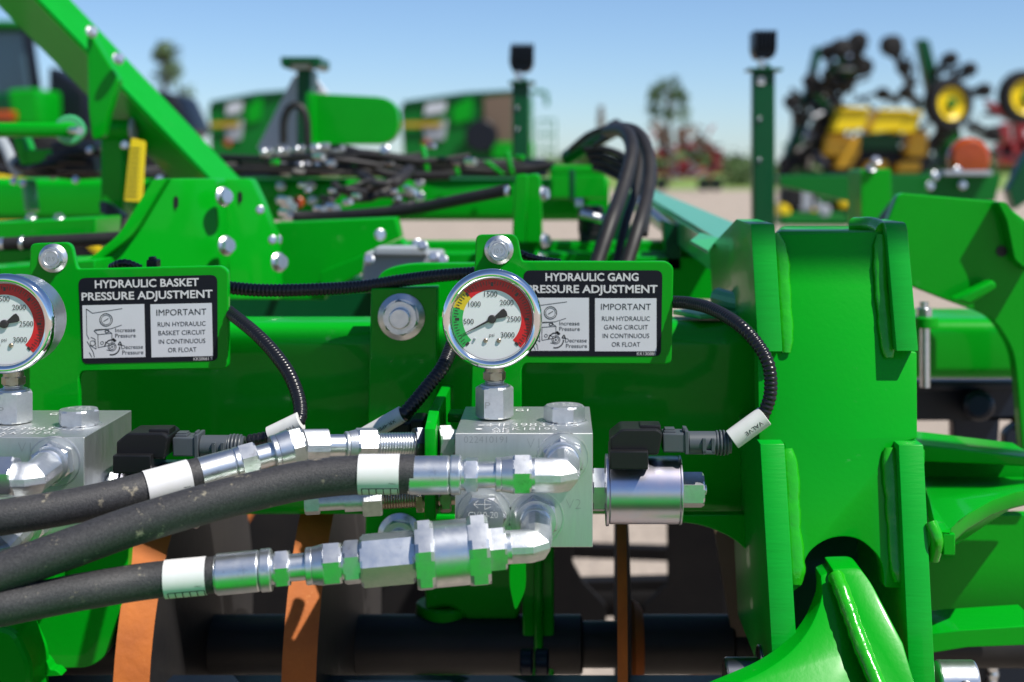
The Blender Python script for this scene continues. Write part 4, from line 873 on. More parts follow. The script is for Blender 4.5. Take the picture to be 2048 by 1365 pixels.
t = flats('left_rail', 'sunlit green rail at the left edge just above the basket sign', 'rail', [('rail', [(-120, 452), (192, 436), (190, 480), (-120, 494)], 1.55, .09)])
bolts(t, [(62, 436), (118, 436)], 1.56, 12, (0, -.4, 1))
t = flats('left_sill', 'pale green flat sill behind the basket gauge at the left edge', 'plate', [('sill', [(-120, 545), (70, 530), (190, 520), (190, 560), (-120, 580)], 1.30, .10), ('sill_web', [(-120, 505), (80, 498), (80, 530), (-120, 545)], 1.45, .03)])
mb = MB(); mb.cyl(W(-60, 490, 1.45), W(14, 488, 1.45), m_(13, 1.45), 1, 20, .002); mb.cyl(W(10, 488, 1.45), W(250, 476, 1.45), m_(13, 1.45), 0, 20); mb.cyl(W(40, 487, 1.45), W(50, 487, 1.45), m_(15, 1.45), 1, 20, .002)
tag(mb.build('cylinder_rod', ['rubber', 'zinc']), 'black cylinder with zinc end just above the basket sign tab', 'hydraulic cylinder')
flats('dark_lever', 'small dark lever at the foot of the link post', 'lever', [('lever_plate', [(198, 402, 4), (215, 408, 6), (248, 432, 8), (242, 465), (226, 440, 8), (200, 425)], 1.76, .02, 'bluedark')])
# hoses bundled behind
HB = 'black hoses in the bundle behind the frame'
def bhose(label, pts, r, Y, mt='rubber', grp=HB):
    mb = MB(); mb.sweep(hosepath(pts, .012), m_(r, Y), 0, 14); o = mb.build('hose', mt, None, 60); tag(o, label, 'hose', grp); return o
bhose('black hose sagging from the cluster to the upright clevis', [(588, 434, 1.7), (640, 434, 1.7), (720, 430, 1.68), (830, 418, 1.66), (930, 398, 1.63), (1018, 380, 1.61)], 12, 1.65)
bhose('thick black hose arching right of the clevis, inner of the two', [(1215, 262, 1.7), (1250, 262, 1.62), (1264, 300, 1.56), (1245, 380, 1.5), (1222, 445, 1.45), (1190, 540, 1.42)], 14, 1.5)
bhose('thick black hose arching right of the clevis, outer of the two', [(1225, 255, 1.72), (1272, 264, 1.66), (1297, 310, 1.6), (1296, 380, 1.54), (1278, 450, 1.48), (1250, 540, 1.45)], 14, 1.5)
for k, (lab, pts, r) in enumerate((
    ('black hose along the top of the bundle', [(440, 316, 2.3), (560, 318, 2.25), (700, 305, 2.2), (820, 318, 2.2), (960, 332, 2.2), (1090, 336, 2.2)], 8),
    ('black hose in the middle of the bundle', [(420, 335, 2.35), (560, 338, 2.3), (720, 330, 2.25), (850, 332, 2.2), (1000, 344, 2.2), (1110, 330, 2.2)], 9),
    ('black hose dropping across the bundle', [(680, 296, 2.15), (730, 312, 2.12), (750, 340, 2.1), (800, 352, 2.1), (900, 350, 2.1)], 9),
    ('black hose along the left rear crossbeam', [(-80, 322, 2.15), (40, 345, 2.12), (110, 346, 2.1), (200, 344, 2.1), (330, 350, 2.2), (480, 342, 2.3)], 9),
    ('second black hose along the left rear crossbeam', [(-80, 346, 2.15), (60, 338, 2.12), (150, 352, 2.1), (330, 338, 2.2), (500, 330, 2.3)], 8),
    ('tangled black hose below the bundle', [(700, 400, 2.0), (730, 380, 2.0), (770, 378, 1.98), (800, 360, 2.0), (820, 340, 2.05)], 11),
    ('knotted black hose beside the tangle', [(720, 350, 2.02), (760, 372, 1.95), (790, 392, 1.95), (800, 410, 1.95)], 8))):
    bhose(lab, pts, r, 2.15)
bhose('grey hose rising left of the link rod', [(2, 280, 2.1), (14, 300, 2.08), (26, 330, 2.06), (40, 350, 2.06)], 11, 2.08, 'grey')
bhose('grey hose looping down below the link eye', [(142, 290, 2.06), (128, 310, 2.06), (118, 340, 2.06), (100, 352, 2.06)], 11, 2.06, 'grey')
bhose('black hose looped in front of the grey mast', [(567, 288, 2.5), (568, 240, 2.5), (580, 214, 2.5), (598, 212, 2.5), (612, 236, 2.5), (616, 300, 2.5)], 8, 2.5)
flats('dark_backing', 'black strip behind the hose bundle, between the mast and the middle lamp post', 'toolbar', [('bar', [(425, 316), (1095, 318), (1095, 354), (425, 356)], 2.62, .08, 'bluedark')])  # plain dark backing added to fill the gap behind the hoses
for q, (lab, pts, r) in enumerate((('thin black cable hugging the inner arching hose', [(1190, 290, 1.75), (1235, 268, 1.7), (1256, 300, 1.64), (1236, 380, 1.58), (1205, 460, 1.5), (1182, 540, 1.48)], 6), ('black hose between the two arching hoses', [(1205, 275, 1.78), (1255, 262, 1.74), (1280, 305, 1.68), (1272, 380, 1.62), (1250, 450, 1.56), (1230, 540, 1.52)], 9), ('thin black cable outside the outer arching hose', [(1210, 262, 1.8), (1278, 268, 1.74), (1308, 330, 1.68), (1300, 400, 1.62), (1290, 470, 1.56)], 6))): bhose(lab, pts, r, 1.6)
# fitting cluster
cl2 = thing('coupler_bank', 'row of zinc hydraulic couplers on a grey plate in front of the mast', 'couplers', tuple(W(610, 350, 2.15)))
mb = MB(); mb.plate(rnd([(525, 305, 6), (690, 303, 6), (700, 345, 6), (535, 348, 6)]), 2.16, .04, 0, .003); mb.build('coupler_plate', 'bluedark', cl2)
for (x0, y0, x1, y1, r) in ((522, 306, 545, 306, 10), (550, 304, 580, 304, 9), (622, 298, 660, 297, 10), (665, 300, 690, 302, 10), (550, 334, 572, 334, 9), (562, 342, 582, 344, 9), (592, 334, 622, 332, 9), (630, 330, 655, 334, 9), (640, 344, 680, 346, 8), (588, 300, 610, 299, 8)):
    mb = MB(); A = Axis((x0, y0, 2.12), (x1, y1, 2.12)); A.cyl(mb, x0, (x0 + x1) / 2, r, 0, .002); A.hex(mb, (x0 + x1) / 2, x1, r * 1.1, 0, .2); mb.build('coupler', 'zinc', cl2)
clus = thing('fitting_cluster', 'small cluster of zinc fittings at the left end of the sagging hose', 'pipe fitting', tuple(W(580, 420, 1.75)))
for (x, y, r) in ((570, 400, 9), (578, 412, 10), (572, 425, 10), (665, 415, 10), (640, 418, 8), (585, 434, 12), (566, 470, 9)):
    mb = MB(); mb.hexn(W(x - 8, y, 1.72), W(x + 9, y + 2, 1.70), m_(r, 1.7), 0, .3); mb.build('fitting', 'zinc', clus)
mb = MB(); mb.cyl(W(640, 415, 1.75), W(665, 400, 1.72), m_(7, 1.7), 0, 14); mb.build('stub', 'rubber', clus)
rc = random.Random(21)
extra = thing('hose_manifold', 'tangle of thin black hoses and small zinc fittings in front of the rear crossbeam', 'hydraulic lines', tuple(W(760, 360, 2.1)))
for k in range(14):
    x = rc.uniform(440, 800); y = rc.uniform(312, 346); l = rc.uniform(140, 330); Yq = rc.uniform(2.02, 2.3)
    mb = MB(); mb.sweep(hosepath([(x, y, Yq), (x + l * .35, y + rc.uniform(-8, 6), Yq - .02), (x + l * .7, y + rc.uniform(-6, 10), Yq - .02), (x + l, y + rc.uniform(-6, 10), Yq)], .02), m_(rc.uniform(3.5, 6), Yq), 0, 10); mb.build('thin_hose', 'rubber', extra, 60)
for k in range(13):
    x = rc.uniform(470, 1100); y = rc.uniform(292, 356); Yq = rc.uniform(2.0, 2.12); r = rc.uniform(4, 8)
    mb = MB(); mb.hexn(W(x - r, y, Yq), W(x + r * rc.uniform(.6, 2.2), y + rc.uniform(-4, 4), Yq - .01), m_(r, Yq), 0, rc.random()); mb.build('fitting', rc.choice(['zinc', 'zinc', 'brass', 'green', 'plastic']), extra)
for (x0, y0, x1, y1, w) in ((690, 300, 706, 352, 10), (965, 322, 1000, 350, 12), (900, 312, 912, 352, 7), (1008, 300, 1020, 352, 9), (840, 290, 850, 352, 8)):
    mb = MB(); mb.plate([(x0, y0), (x0 + w, y0), (x1 + w, y1), (x1, y1)], 2.14, .03, 0, .003); mb.build('stand_plate', 'green', extra)
extra2 = thing('hose_manifold', 'knot of black hoses and fittings around the hose tangle below the crossbeam top', 'hydraulic lines', tuple(W(760, 400, 1.95)))
for k in range(12):
    x = rc.uniform(640, 790); y = rc.uniform(365, 412); l = rc.uniform(30, 90); Yq = rc.uniform(1.85, 1.98)
    mb = MB(); mb.sweep(hosepath([(x, y, Yq), (x + l * .4, y + rc.uniform(-18, 14), Yq - .02), (x + l, y + rc.uniform(-22, 18), Yq)], .015), m_(rc.uniform(4, 8), Yq), 0, 10); mb.build('thin_hose', 'rubber', extra2, 60)
for k in range(10):
    x = rc.uniform(560, 850); y = rc.uniform(362, 418); Yq = 1.83; r = rc.uniform(4, 8)
    mb = MB(); mb.hexn(W(x - r, y, Yq), W(x + r, y + rc.uniform(-4, 4), Yq - .01), m_(r, Yq), 0, rc.random()); mb.build('fitting', 'zinc', extra2)
extra3 = thing('hose_manifold', 'dark hoses and brackets crowded under the link rod at the left edge', 'hydraulic lines', tuple(W(90, 320, 2.0)))
for k in range(10):
    x = rc.uniform(-30, 150); y = rc.uniform(300, 345); l = rc.uniform(40, 110); Yq = rc.uniform(1.98, 2.1)
    mb = MB(); mb.sweep(hosepath([(x, y, Yq), (x + l * .4, y + rc.uniform(-14, 14), Yq - .02), (x + l, y + rc.uniform(-12, 18), Yq)], .015), m_(rc.uniform(5, 9), Yq), 0, 10); mb.build('thin_hose', 'rubber', extra3, 60)
for (pts, mt) in (([(40, 300), (105, 298), (105, 326), (52, 328)], 'green'), ([(100, 285), (190, 282), (190, 345), (110, 345)], 'bluedark'), ([(24, 275), (44, 275), (62, 330), (40, 330)], 'green'), ([(40, 360), (52, 360), (60, 425), (48, 425)], 'teal')):
    mb = MB(); mb.plate(pts, 2.02 if mt != 'teal' else 1.95, .04, 0, .003); mb.build('stand_plate', mt, extra3)
for (x, y) in ((46, 366), (152, 360), (28, 362), (180, 300)):
    mb = MB(); bolt(mb, W(x, y, 1.94), m_(8, 1.94), (0, -1, .3)); mb.build('bolt', 'zinc', extra3)
# valve body and motor
mot = thing('black_motor', 'black hydraulic motor hanging beside the thick arching hoses', 'motor', tuple(W(1180, 500, 1.75)))
mb = MB(); mb.cyl(W(1182, 412, 1.75), W(1182, 470, 1.75), m_(26, 1.75), 0, 28, .004); mb.plate(rnd([(1158, 466, 4), (1206, 466, 4), (1200, 520), (1164, 520)]), 1.73, .06, 0, .003); mb.build('motor_body', 'plastic', mot)
mb = MB(); mb.hexn(W(1150, 408, 1.72), W(1166, 408, 1.72), m_(11, 1.72)); mb.cyl(W(1160, 428, 1.7), W(1210, 440, 1.7), m_(10, 1.7)); mb.build('motor_port', 'zinc', mot)
cyl = thing('fold_cylinder', 'dark green hydraulic cylinder sloping up to the arching hoses', 'hydraulic cylinder', tuple(W(1180, 285, 2.2)))
mb = MB(); mb.cyl(W(1132, 316, 2.25), W(1228, 260, 2.15), m_(15, 2.2), 0, 24, .003); mb.build('barrel', 'darkgreen', cyl)
mb = MB(); mb.cyl(W(1222, 262, 2.15), W(1240, 252, 2.14), m_(17, 2.15), 0, 20, .003); mb.build('end_cap', 'plastic', cyl)
bhose('thin black hose lying on the sloping cylinder', [(1140, 300, 2.1), (1180, 268, 2.08), (1225, 258, 2.05), (1260, 275, 2.0), (1275, 330, 1.95)], 6, 2.1)
for q in range(4): bhose(('short black hose bunched behind the arching hoses, topmost', 'second short black hose bunched behind the arching hoses', 'third short black hose bunched behind the arching hoses', 'short black hose bunched behind the arching hoses, lowest')[q], [(1170 + q * 6, 300 + q * 12, 2.0), (1205, 298 + q * 14, 1.98), (1245, 312 + q * 16, 1.95), (1290, 350 + q * 14, 1.9)], 7, 1.95)
# receding glossy beam behind the hinge tower
lb = thing('receding_beam', 'green beam with a pale glossy top receding from the hinge tower into the distance', 'beam', tuple(W(1440, 480, 1.3)))
mb = MB(); tb = bmesh.new()
V = [tb.verts.new(W(*p)) for p in ((1255, 372, 2.3), (1312, 380, 2.3), (1540, 472, 1.32), (1432, 482, 1.32))]
Dn = [tb.verts.new(v.co + Vector((0, 0, -.035 if i < 2 else -.035))) for i, v in enumerate(V)]
tb.faces.new(V); tb.faces.new(Dn[::-1])
for i in range(4): tb.faces.new((V[i], Dn[i], Dn[(i + 1) % 4], V[(i + 1) % 4]))
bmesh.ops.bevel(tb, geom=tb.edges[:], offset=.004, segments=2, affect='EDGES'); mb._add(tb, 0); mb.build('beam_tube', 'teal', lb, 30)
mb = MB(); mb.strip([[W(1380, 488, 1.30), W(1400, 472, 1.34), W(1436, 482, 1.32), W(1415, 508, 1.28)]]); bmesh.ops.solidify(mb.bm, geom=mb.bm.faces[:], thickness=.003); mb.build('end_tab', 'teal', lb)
t = thing('brace_strap', 'dark green strap with a zinc clevis sloping under the receding beam', 'brace', tuple(W(1320, 440, 1.7)))
mb = MB(); mb.cyl(W(1275, 400, 1.75), W(1345, 460, 1.65), m_(9, 1.7), 0, 16); mb.build('clevis', 'zinc', t)
mb = MB(); mb.plate(rnd([(1325, 440, 6), (1360, 455, 8), (1362, 540), (1336, 540)]), 1.62, .04, 0, .003); mb.build('strap', 'darkgreen', t)
flats('stay_plate', 'upright dark green stay behind the arching hoses', 'plate', [('stay', [(1225, 395), (1262, 385), (1262, 520), (1222, 520)], 1.9, .05, 'darkgreen'), ('stay_foot', [(1240, 515), (1480, 515), (1480, 600), (1240, 600)], 1.62, .05, 'green')])

# ------------------------------------------------------------------ work lamps on posts
def lamp(label, px, ytop, w, ybot, Y, hole=False):
    t = thing('work_lamp_post', label, 'work lamp', tuple(W(px, ybot, Y)), 'work lamps on green posts')
    mb = MB(); x0, x1 = px - w / 2, px + w / 2
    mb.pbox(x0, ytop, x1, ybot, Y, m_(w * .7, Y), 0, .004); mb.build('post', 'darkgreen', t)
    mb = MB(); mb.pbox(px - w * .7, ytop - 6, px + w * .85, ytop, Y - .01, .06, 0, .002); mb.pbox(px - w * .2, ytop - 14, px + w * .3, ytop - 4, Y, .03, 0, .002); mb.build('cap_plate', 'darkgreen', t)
    hx, hy = px + 1, ytop - 50; mb = MB()
    mb.plate(rnd([(hx - 22, hy - 27, 5), (hx + 26, hy - 27, 5), (hx + 24, hy + 16, 10), (hx + 14, hy + 26, 5), (hx - 16, hy + 26, 5), (hx - 24, hy + 10, 8)]), Y, .05, 0, .004)
    for k in range(6): mb.pbox(hx - 19 + k * 8, hy - 32, hx - 15 + k * 8, hy + 6, Y - .015, .08, 0, .001)
    mb.build('lamp_head', 'lampglass', t)
    mb = MB(); mb.cyl(W(px - 6, ytop - 24, Y), W(px - 4, ytop - 2, Y), m_(7, Y), 0, 16); mb.build('lamp_stem', 'zinc', t)
    for yy in (.30, .55): 
        mb = MB(); bolt(mb, W(px - w * .22, ytop + (ybot - ytop) * yy, Y), m_(4.5, Y), (0, -1, 0)); mb.build('bolt', 'darksteel', t)
    if hole:
        mb = MB(); mb.plate(rnd([(px - 13, ytop + 12, 5), (px + 2, ytop + 12, 5), (px + 2, ytop + 28, 5), (px - 13, ytop + 28, 5)]), Y - .002, .002, 0, 0); mb.build('hole_patch', 'white', t)  # white patch painted for the bright hole in the post
    return t
lamp('black work lamp on a dark green post in the middle, before the right combine', 1041, 168, 34, 335, 3.0)
lamp('black work lamp on the taller green post left of the planter', 1528, 142, 45, 470, 2.7, True)

# mast, rounded tank end
mast = thing('grey_mast', 'grey A-shaped mast plate with a dark green column and short crossbar on top', 'mast', tuple(W(605, 300, 2.9)))
mb = MB(); mb.plate(rnd([(512, 300, 8), (588, 150, 6), (622, 150, 6), (652, 186, 6), (652, 300)]), 2.95, .05, 0, .004); mb.build('mast_plate', 'lightgrey', mast)
mb = MB(); mb.pbox(593, 138, 622, 310, 2.85, .08, 0, .005); mb.build('column', 'darkgreen', mast)
mb = MB(); mb.plate(rnd([(560, 114, 4), (640, 114, 4), (640, 134, 5), (624, 138, 4), (622, 126), (578, 126), (576, 138, 4), (562, 134, 5)]), 2.82, .12, 0, .004); mb.build('crossbar', 'darkgreen', mast)
mb = MB(); mb.pbox(580, 126, 620, 138, 2.84, .05, 0, .002); mb.build('crossbar_pad', 'white', mast)
flats('rounded_shield', 'flat green shield with a rounded right end beside the grey mast', 'shield', [('shield', [(625, 187), (798, 196, 46), (797, 289, 42), (625, 290)], 2.55, .04), ('edge_strip', [(612, 186), (627, 186), (627, 292), (616, 292)], 2.53, .05), ('shield_foot', [(604, 285), (632, 285), (630, 345), (606, 345)], 2.5, .05)])
# right background brackets near
rbk = flats('crossbar_bracket', 'green post and crossbar behind the wing bracket, carrying the amber reflector', 'bracket', [
    ('post', [(1722, 340, 4), (1782, 338, 4), (1784, 460), (1722, 460)], 2.2, .10), ('crossbar', [(1560, 352), (2003, 350), (1990, 404), (1700, 404), (1560, 372)], 3.0, .10, 'fargreen')])
bolts(rbk, [(1752, 322), (1742, 338)], 2.2, 11, (0, -.6, 1)); bolts(rbk, [(1860, 372), (1925, 370), (1870, 352), (1915, 342)], 2.98, 9)
mb = MB(); c = W(1934, 318, 3.08); mb.lathe(c, (0, -1, 0), [(0, m_(43, 3)), (.02, m_(43, 3)), (.024, m_(40, 3)), (.03, m_(34, 3)), (.032, .001)], 0, 40); am = mb.build('amber_reflector', 'amber'); tag(am, 'round amber lamp on the crossbar at the right', 'lamp')
mb = MB(); mb.pbox(1888, 342, 1985, 352, 2.97, .06, 0, .002); mb.build('lamp_foot', 'grey', am)
flats('rear_stay', 'dark green sloping stay at the right edge behind the wing bracket', 'stay', [('stay', [(1790, 405), (1800, 405), (1772, 445), (1760, 445)], 1.9, .03, 'rubber'), ('stay_plate', [(2018, 380), (2060, 300), (2060, 400), (2030, 420)], 3.4, .05, 'darkgreen')])

# ------------------------------------------------------------------ machines parked in the yard behind
def G(px, Y): return Vector(((px - CX) * Y / F, Y, 0))
def combine(label, px0, px1, Y, grille):
    t = thing('combine_harvester', label, 'combine harvester', tuple(G((px0 + px1) / 2, Y)), 'green combines behind the mast')
    w = px1 - px0; X = lambda u: px0 + w * u
    mb = MB(); mb.plate([(X(0), 215), (X(.05), 205), (X(.95), 180), (X(1), 190), (X(1), 375), (X(.04), 375)], Y, 2.6, 0, .06); mb.build('body', 'fargreen', t)
    mb = MB(); mb.plate([(X(.02), 203), (X(.5), 185), (X(.98), 178), (X(.98), 184), (X(.02), 212)], Y - .1, 2.4, 0, .03); mb.build('grain_tank', 'darkgreen', t)
    mb = MB(); mb.plate([(X(.2), 205), (X(.36), 198), (X(.34), 225), (X(.18), 232)], Y - .08, .1, 0, .02); mb.build('side_panel', 'lightgrey', t)
    mb = MB(); mb.plate([(X(.16), 246), (X(.36), 240), (X(.34), 280), (X(.20), 282)], Y - .09, .1, 0, .02); mb.build('side_panel', 'grey', t)
    mb = MB(); mb.plate([(X(.40), 215), (X(.56), 190), (X(.54), 240), (X(.40), 250)], Y - .09, .1, 0, .02); mb.build('hatch', 'green', t)
    mb = MB(); mb.plate([(X(.02), 245), (X(.30), 243), (X(.33), 247), (X(.30), 254), (X(.02), 255)], Y - .16, .05, 0, 0); mb.build('yellow_stripe', 'stripe', t)
    mb = MB(); mb.cyl(W(X(.2), 292, Y - .4), W(X(.2), 280, Y - .4), m_(7, Y), 0, 14); mb.build('beacon', 'amber', t)
    for u in (.25, .8):
        c = W(X(u), 390, Y - .3); mb = MB(); mb.lathe(c, (0, 1, 0), [(0, .45), (.02, .8), (.5, .8), (.52, .45)], 0, 32); tyre = mb.build('wheel', 'tyre', t)
        mb = MB(); mb.lathe(c + Vector((0, -.01, 0)), (0, 1, 0), [(0, .4), (.1, .42)], 0, 24); mb.build('rim', 'tanky', tyre)
    if grille:
        mb = MB(); mb.plate([(X(.64), 195), (X(.86), 190), (X(.86), 285), (X(.64), 285)], Y - .12, .1, 0, .02); mb.build('grille', 'brownmesh', t)
        mb = MB(); mb.cyl(W(X(.62), 272, Y - .5), W(X(.62), 272, Y - .2), m_(33, Y), 0, 32, .05); mb.build('fan_cover', 'lampglass', t)
        mb = MB()
        for q in (1075, 1095, 1110): mb.cyl(W(q, 240, Y), W(q, 330, Y), m_(1.5, Y), 0, 8)
        for q in (240, 270, 300): mb.cyl(W(1075, q, Y), W(1110, q, Y), m_(1.5, Y), 0, 8)
        mb.cyl(W(1060, 182, Y), W(1092, 186, Y), m_(4, Y), 0, 8); mb.cyl(W(1092, 186, Y), W(1094, 212, Y), m_(4, Y), 0, 8); mb.build('ladder_rail', 'fargreen', t)
        mb = MB(); mb.pbox(X(.70), 285, X(1.02), 318, Y - .3, .6, 0, .04); mb.build('rear_deck', 'green', t)
    return t
combine('left green combine harvester with grey panels, half behind the grey mast', 416, 610, 45, False)
combine('right green combine harvester with a brown grille, behind the middle work lamp', 800, 1062, 46, True)
# tractor at the left edge
tr = thing('tractor', 'green tractor with a dark cab at the left edge behind the link rod', 'tractor', tuple(G(60, 14)))
Y = 14
mb = MB(); mb.pbox(-260, 40, 62, 60, Y, 1.6, 0, .06); mb.build('cab_roof', 'fargreen', tr)
for x in (-180, 42):
    mb = MB(); mb.plate([(x, 55), (x + 16, 55), (x + 36, 190), (x + 18, 190)], Y, .12, 0, .02); mb.build('cab_post', 'lampglass', tr)
mb = MB(); mb.plate([(-180, 58), (44, 58), (60, 186), (-170, 186)], Y + .2, .02, 0, 0); mb.build('cab_window', 'window', tr)
mb = MB(); mb.plate(rnd([(14, 180, 8), (76, 176, 12), (78, 250), (22, 250)]), Y - .8, 1.2, 0, .05); mb.build('fender', 'green', tr)
mb = MB(); mb.pbox(-200, 185, 130, 330, Y, 1.4, 0, .06); mb.build('body', 'darkgreen', tr)
mb = MB(); mb.pbox(-30, 222, 26, 242, Y - .9, .2, 0, .02); mb.build('marker_lamp', 'amber', tr)
for x in (0, 250):
    c = W(x, 430, Y - .7); mb = MB(); mb.lathe(c, (0, 1, 0), [(0, .5), (.03, .82), (.5, .82), (.53, .5)], 0, 32); wh = mb.build('wheel', 'tyre', tr)
    mb = MB(); mb.lathe(c + Vector((0, -.02, 0)), (0, 1, 0), [(0, .44), (.1, .46)], 0, 24); mb.build('rim', 'tanky', wh)
mb = MB(); mb.plate([(95, 130), (175, 180), (175, 330), (90, 330)], Y - .2, .8, 0, .05); mb.build('hood', 'lampglass', tr)
mb = MB(); mb.plate([(310, 180), (352, 190), (386, 262), (330, 300), (300, 250)], Y, .8, 0, .05); mb.build('weight_block', 'lampglass', tr)
mb = MB(); mb.pbox(215, 212, 252, 236, Y - .3, .2, 0, .02); mb.build('warning_lamp', 'amber', tr)

# folded planter at the right
pl = thing('folded_planter', 'folded planter with yellow seed hoppers, green booms and black row units raised to the sky', 'planter', tuple(G(1760, 22)))
Y = 22
def box(name, pts, Yq, t, mt): mb = MB(); mb.plate(rnd(pts), Yq, t, 0, .02); return mb.build(name, mt, pl)
box('boom', [(1632, 92, 4), (1645, 100, 4), (1600, 300), (1560, 420), (1562, 330), (1600, 230)], Y, .25, 'darkgreen')
box('boom', [(1836, 78, 4), (1858, 80, 4), (1886, 190), (1858, 190)], Y, .25, 'darkgreen')
box('boom', [(1880, 260), (1915, 250), (1930, 340), (1870, 340)], Y + .2, .25, 'fargreen')
box('bin_frame', [(1712, 268), (1800, 268), (1800, 300), (1716, 300)], Y - .4, .1, 'darkgreen')
box('toolbar', [(1566, 346), (1990, 346), (1990, 372), (1566, 372)], Y - .3, .3, 'fargreen')
box('bin_base', [(1650, 300), (1862, 300), (1862, 346), (1650, 346)], Y - .2, .3, 'lampglass'); box('toolbar', [(1600, 318), (1880, 318), (1880, 330), (1600, 330)], Y - .1, .3, 'bluedark')
for (x, y, w, h) in ((1706, 244, 34, 26), (1782, 246, 36, 24), (1824, 248, 20, 22)):
    mb = MB(); mb.plate(rnd([(x - w + 14, y - h, 10), (x + w, y - h, 10), (x + w - 10, y + 14, 8), (x - w - 6, y + 20, 8)]), Y - .9, .7, 0, .08); hop = mb.build('seed_hopper', 'tanky', pl)
    mb = MB(); mb.plate(rnd([(x - w + 12, y - h - 3, 3), (x + w + 2, y - h - 3, 3), (x + w + 2, y - h + 3, 2), (x - w + 12, y - h + 3, 2)]), Y - .95, .8, 0, .03); mb.build('lid', 'tanky', hop)
for (x, y, w, h) in ((1672, 290, 24, 22), (1700, 296, 22, 22), (1836, 288, 22, 26), (1690, 326, 20, 10), (1752, 332, 24, 10), (1818, 334, 26, 10)):
    mb = MB(); mb.plate(rnd([(x - w + 8, y - h, 8), (x + w, y - h, 8), (x + w - 4, y + h, 8), (x - w, y + h, 8)]), Y - .6, .5, 0, .06); mb.build('seed_hopper', 'orange', pl)
rnd_ = random.Random(3)
def unit(x, y, s, ang):
    """one raised row unit: gauge wheel, arm, opener blades and hoses"""
    mb = MB(); c = W(x, y, Y - .2); d = Vector((math.cos(ang), 0, math.sin(ang))); n = Vector((-d.z, 0, d.x)); k = m_(s, Y)
    mb.prism([c - n * k * .3, c + d * k * 2.2 - n * k * .25, c + d * k * 2.2 + n * k * .25, c + n * k * .3], (0, .25, 0), 0, .01)
    for q in range(4): mb.cyl(c + n * k * (q - 1.5) * .5, c + d * k * rnd_.uniform(1, 2.4) + n * k * rnd_.uniform(-1, 1) + Vector((0, -.15, 0)), k * .12, 0, 8)
    un = mb.build('row_unit', 'rubber', pl)
    mb = MB(); mb.lathe(c + d * k * 2.4, (0, -1, 0), [(-.1, k * .5), (-.08, k * .8), (.08, k * .8), (.1, k * .5)], 0, 20); mb.build('gauge_wheel', 'tyre', un)
for a in ((1672, 150, 20, 1.9), (1700, 140, 24, 1.3), (1690, 180, 24, .9), (1660, 210, 24, 1.5), (1640, 250, 24, 1.6), (1625, 290, 26, .9), (1610, 320, 26, .3), (1600, 250, 20, 1.9), (1812, 140, 18, 2.1), (1826, 175, 18, 2.0), (1870, 150, 18, .8), (1900, 160, 18, .5), (1925, 190, 18, .2), (1845, 215, 18, 2.4), (1940, 250, 20, -.4), (1800, 205, 16, 2.7), (1640, 330, 22, .2), (1860, 300, 22, 1.0)): unit(*a)
for (x, y, r) in ((1682, 98, 20), (1783, 92, 21)):
    mb = MB(); mb.lathe(W(x, y, Y - .3), (.3, -1, 0), [(-.1, m_(r * .6, Y)), (-.08, m_(r, Y)), (.08, m_(r, Y)), (.1, m_(r * .6, Y))], 0, 24); mb.build('closing_wheel', 'tyre', pl)
for k in range(12):
    y = 135 + k * 17; unit(1694 - (y - 100) * .36 + rnd_.uniform(-14, 18), y, rnd_.uniform(15, 24), rnd_.uniform(0, 6.2))
for k in range(70):
    y = rnd_.uniform(110, 330); x = 1700 - (y - 100) * .38 + rnd_.uniform(-26, 30); 
    mb = MB(); p = W(x, y, Y - .3); mb.cyl(p, p + Vector((rnd_.uniform(-.25, .25), rnd_.uniform(-.2, .2), rnd_.uniform(-.3, .3))), .03, 0, 8); mb.build('hose', rnd_.choice(['rubber', 'rubber', 'zinc', 'darkgreen']), pl)
for k in range(70):
    p = W(rnd_.uniform(1560, 1990), rnd_.uniform(200, 345), Y + rnd_.uniform(-.2, .6)); mb = MB(); mb.cyl(p, p + Vector((rnd_.uniform(-.5, .5), rnd_.uniform(-.2, .2), rnd_.uniform(-.35, .35))), rnd_.uniform(.015, .04), 0, 6); mb.build('strut', rnd_.choice(['rubber', 'lampglass', 'darkgreen', 'grey', 'fargreen']), pl)
def wheel(parent, px, py, Yq, R_, yaw, tm='tyre', rm='tanky'):
    mb = MB(); c = W(px, py, Yq); a = Vector((math.sin(yaw), -math.cos(yaw), 0))
    mb.lathe(c, a, [(-.12, R_ * .6), (-.12, R_ * .93), (-.06, R_), (.06, R_), (.12, R_ * .93), (.12, R_ * .66), (.08, R_ * .62)], 0, 40, caps=False); w_ = mb.build('wheel', tm, parent)
    mb = MB(); mb.lathe(c, a, [(.05, R_ * .66), (.10, R_ * .66), (.08, R_ * .56), (.03, R_ * .40), (.03, R_ * .2), (.06, R_ * .18), (.06, .01)], 0, 32); mb.build('rim', rm, w_)
    mb = MB(); mb.cyl(c + a * .05, c + a * .13, R_ * .2, 0, 20, .01); mb.build('hub', 'fargreen', w_)
wheel(pl, 1896, 208, Y - .8, m_(50, Y), .35); wheel(pl, 2048, 195, Y - 1.0, m_(52, Y), .2)
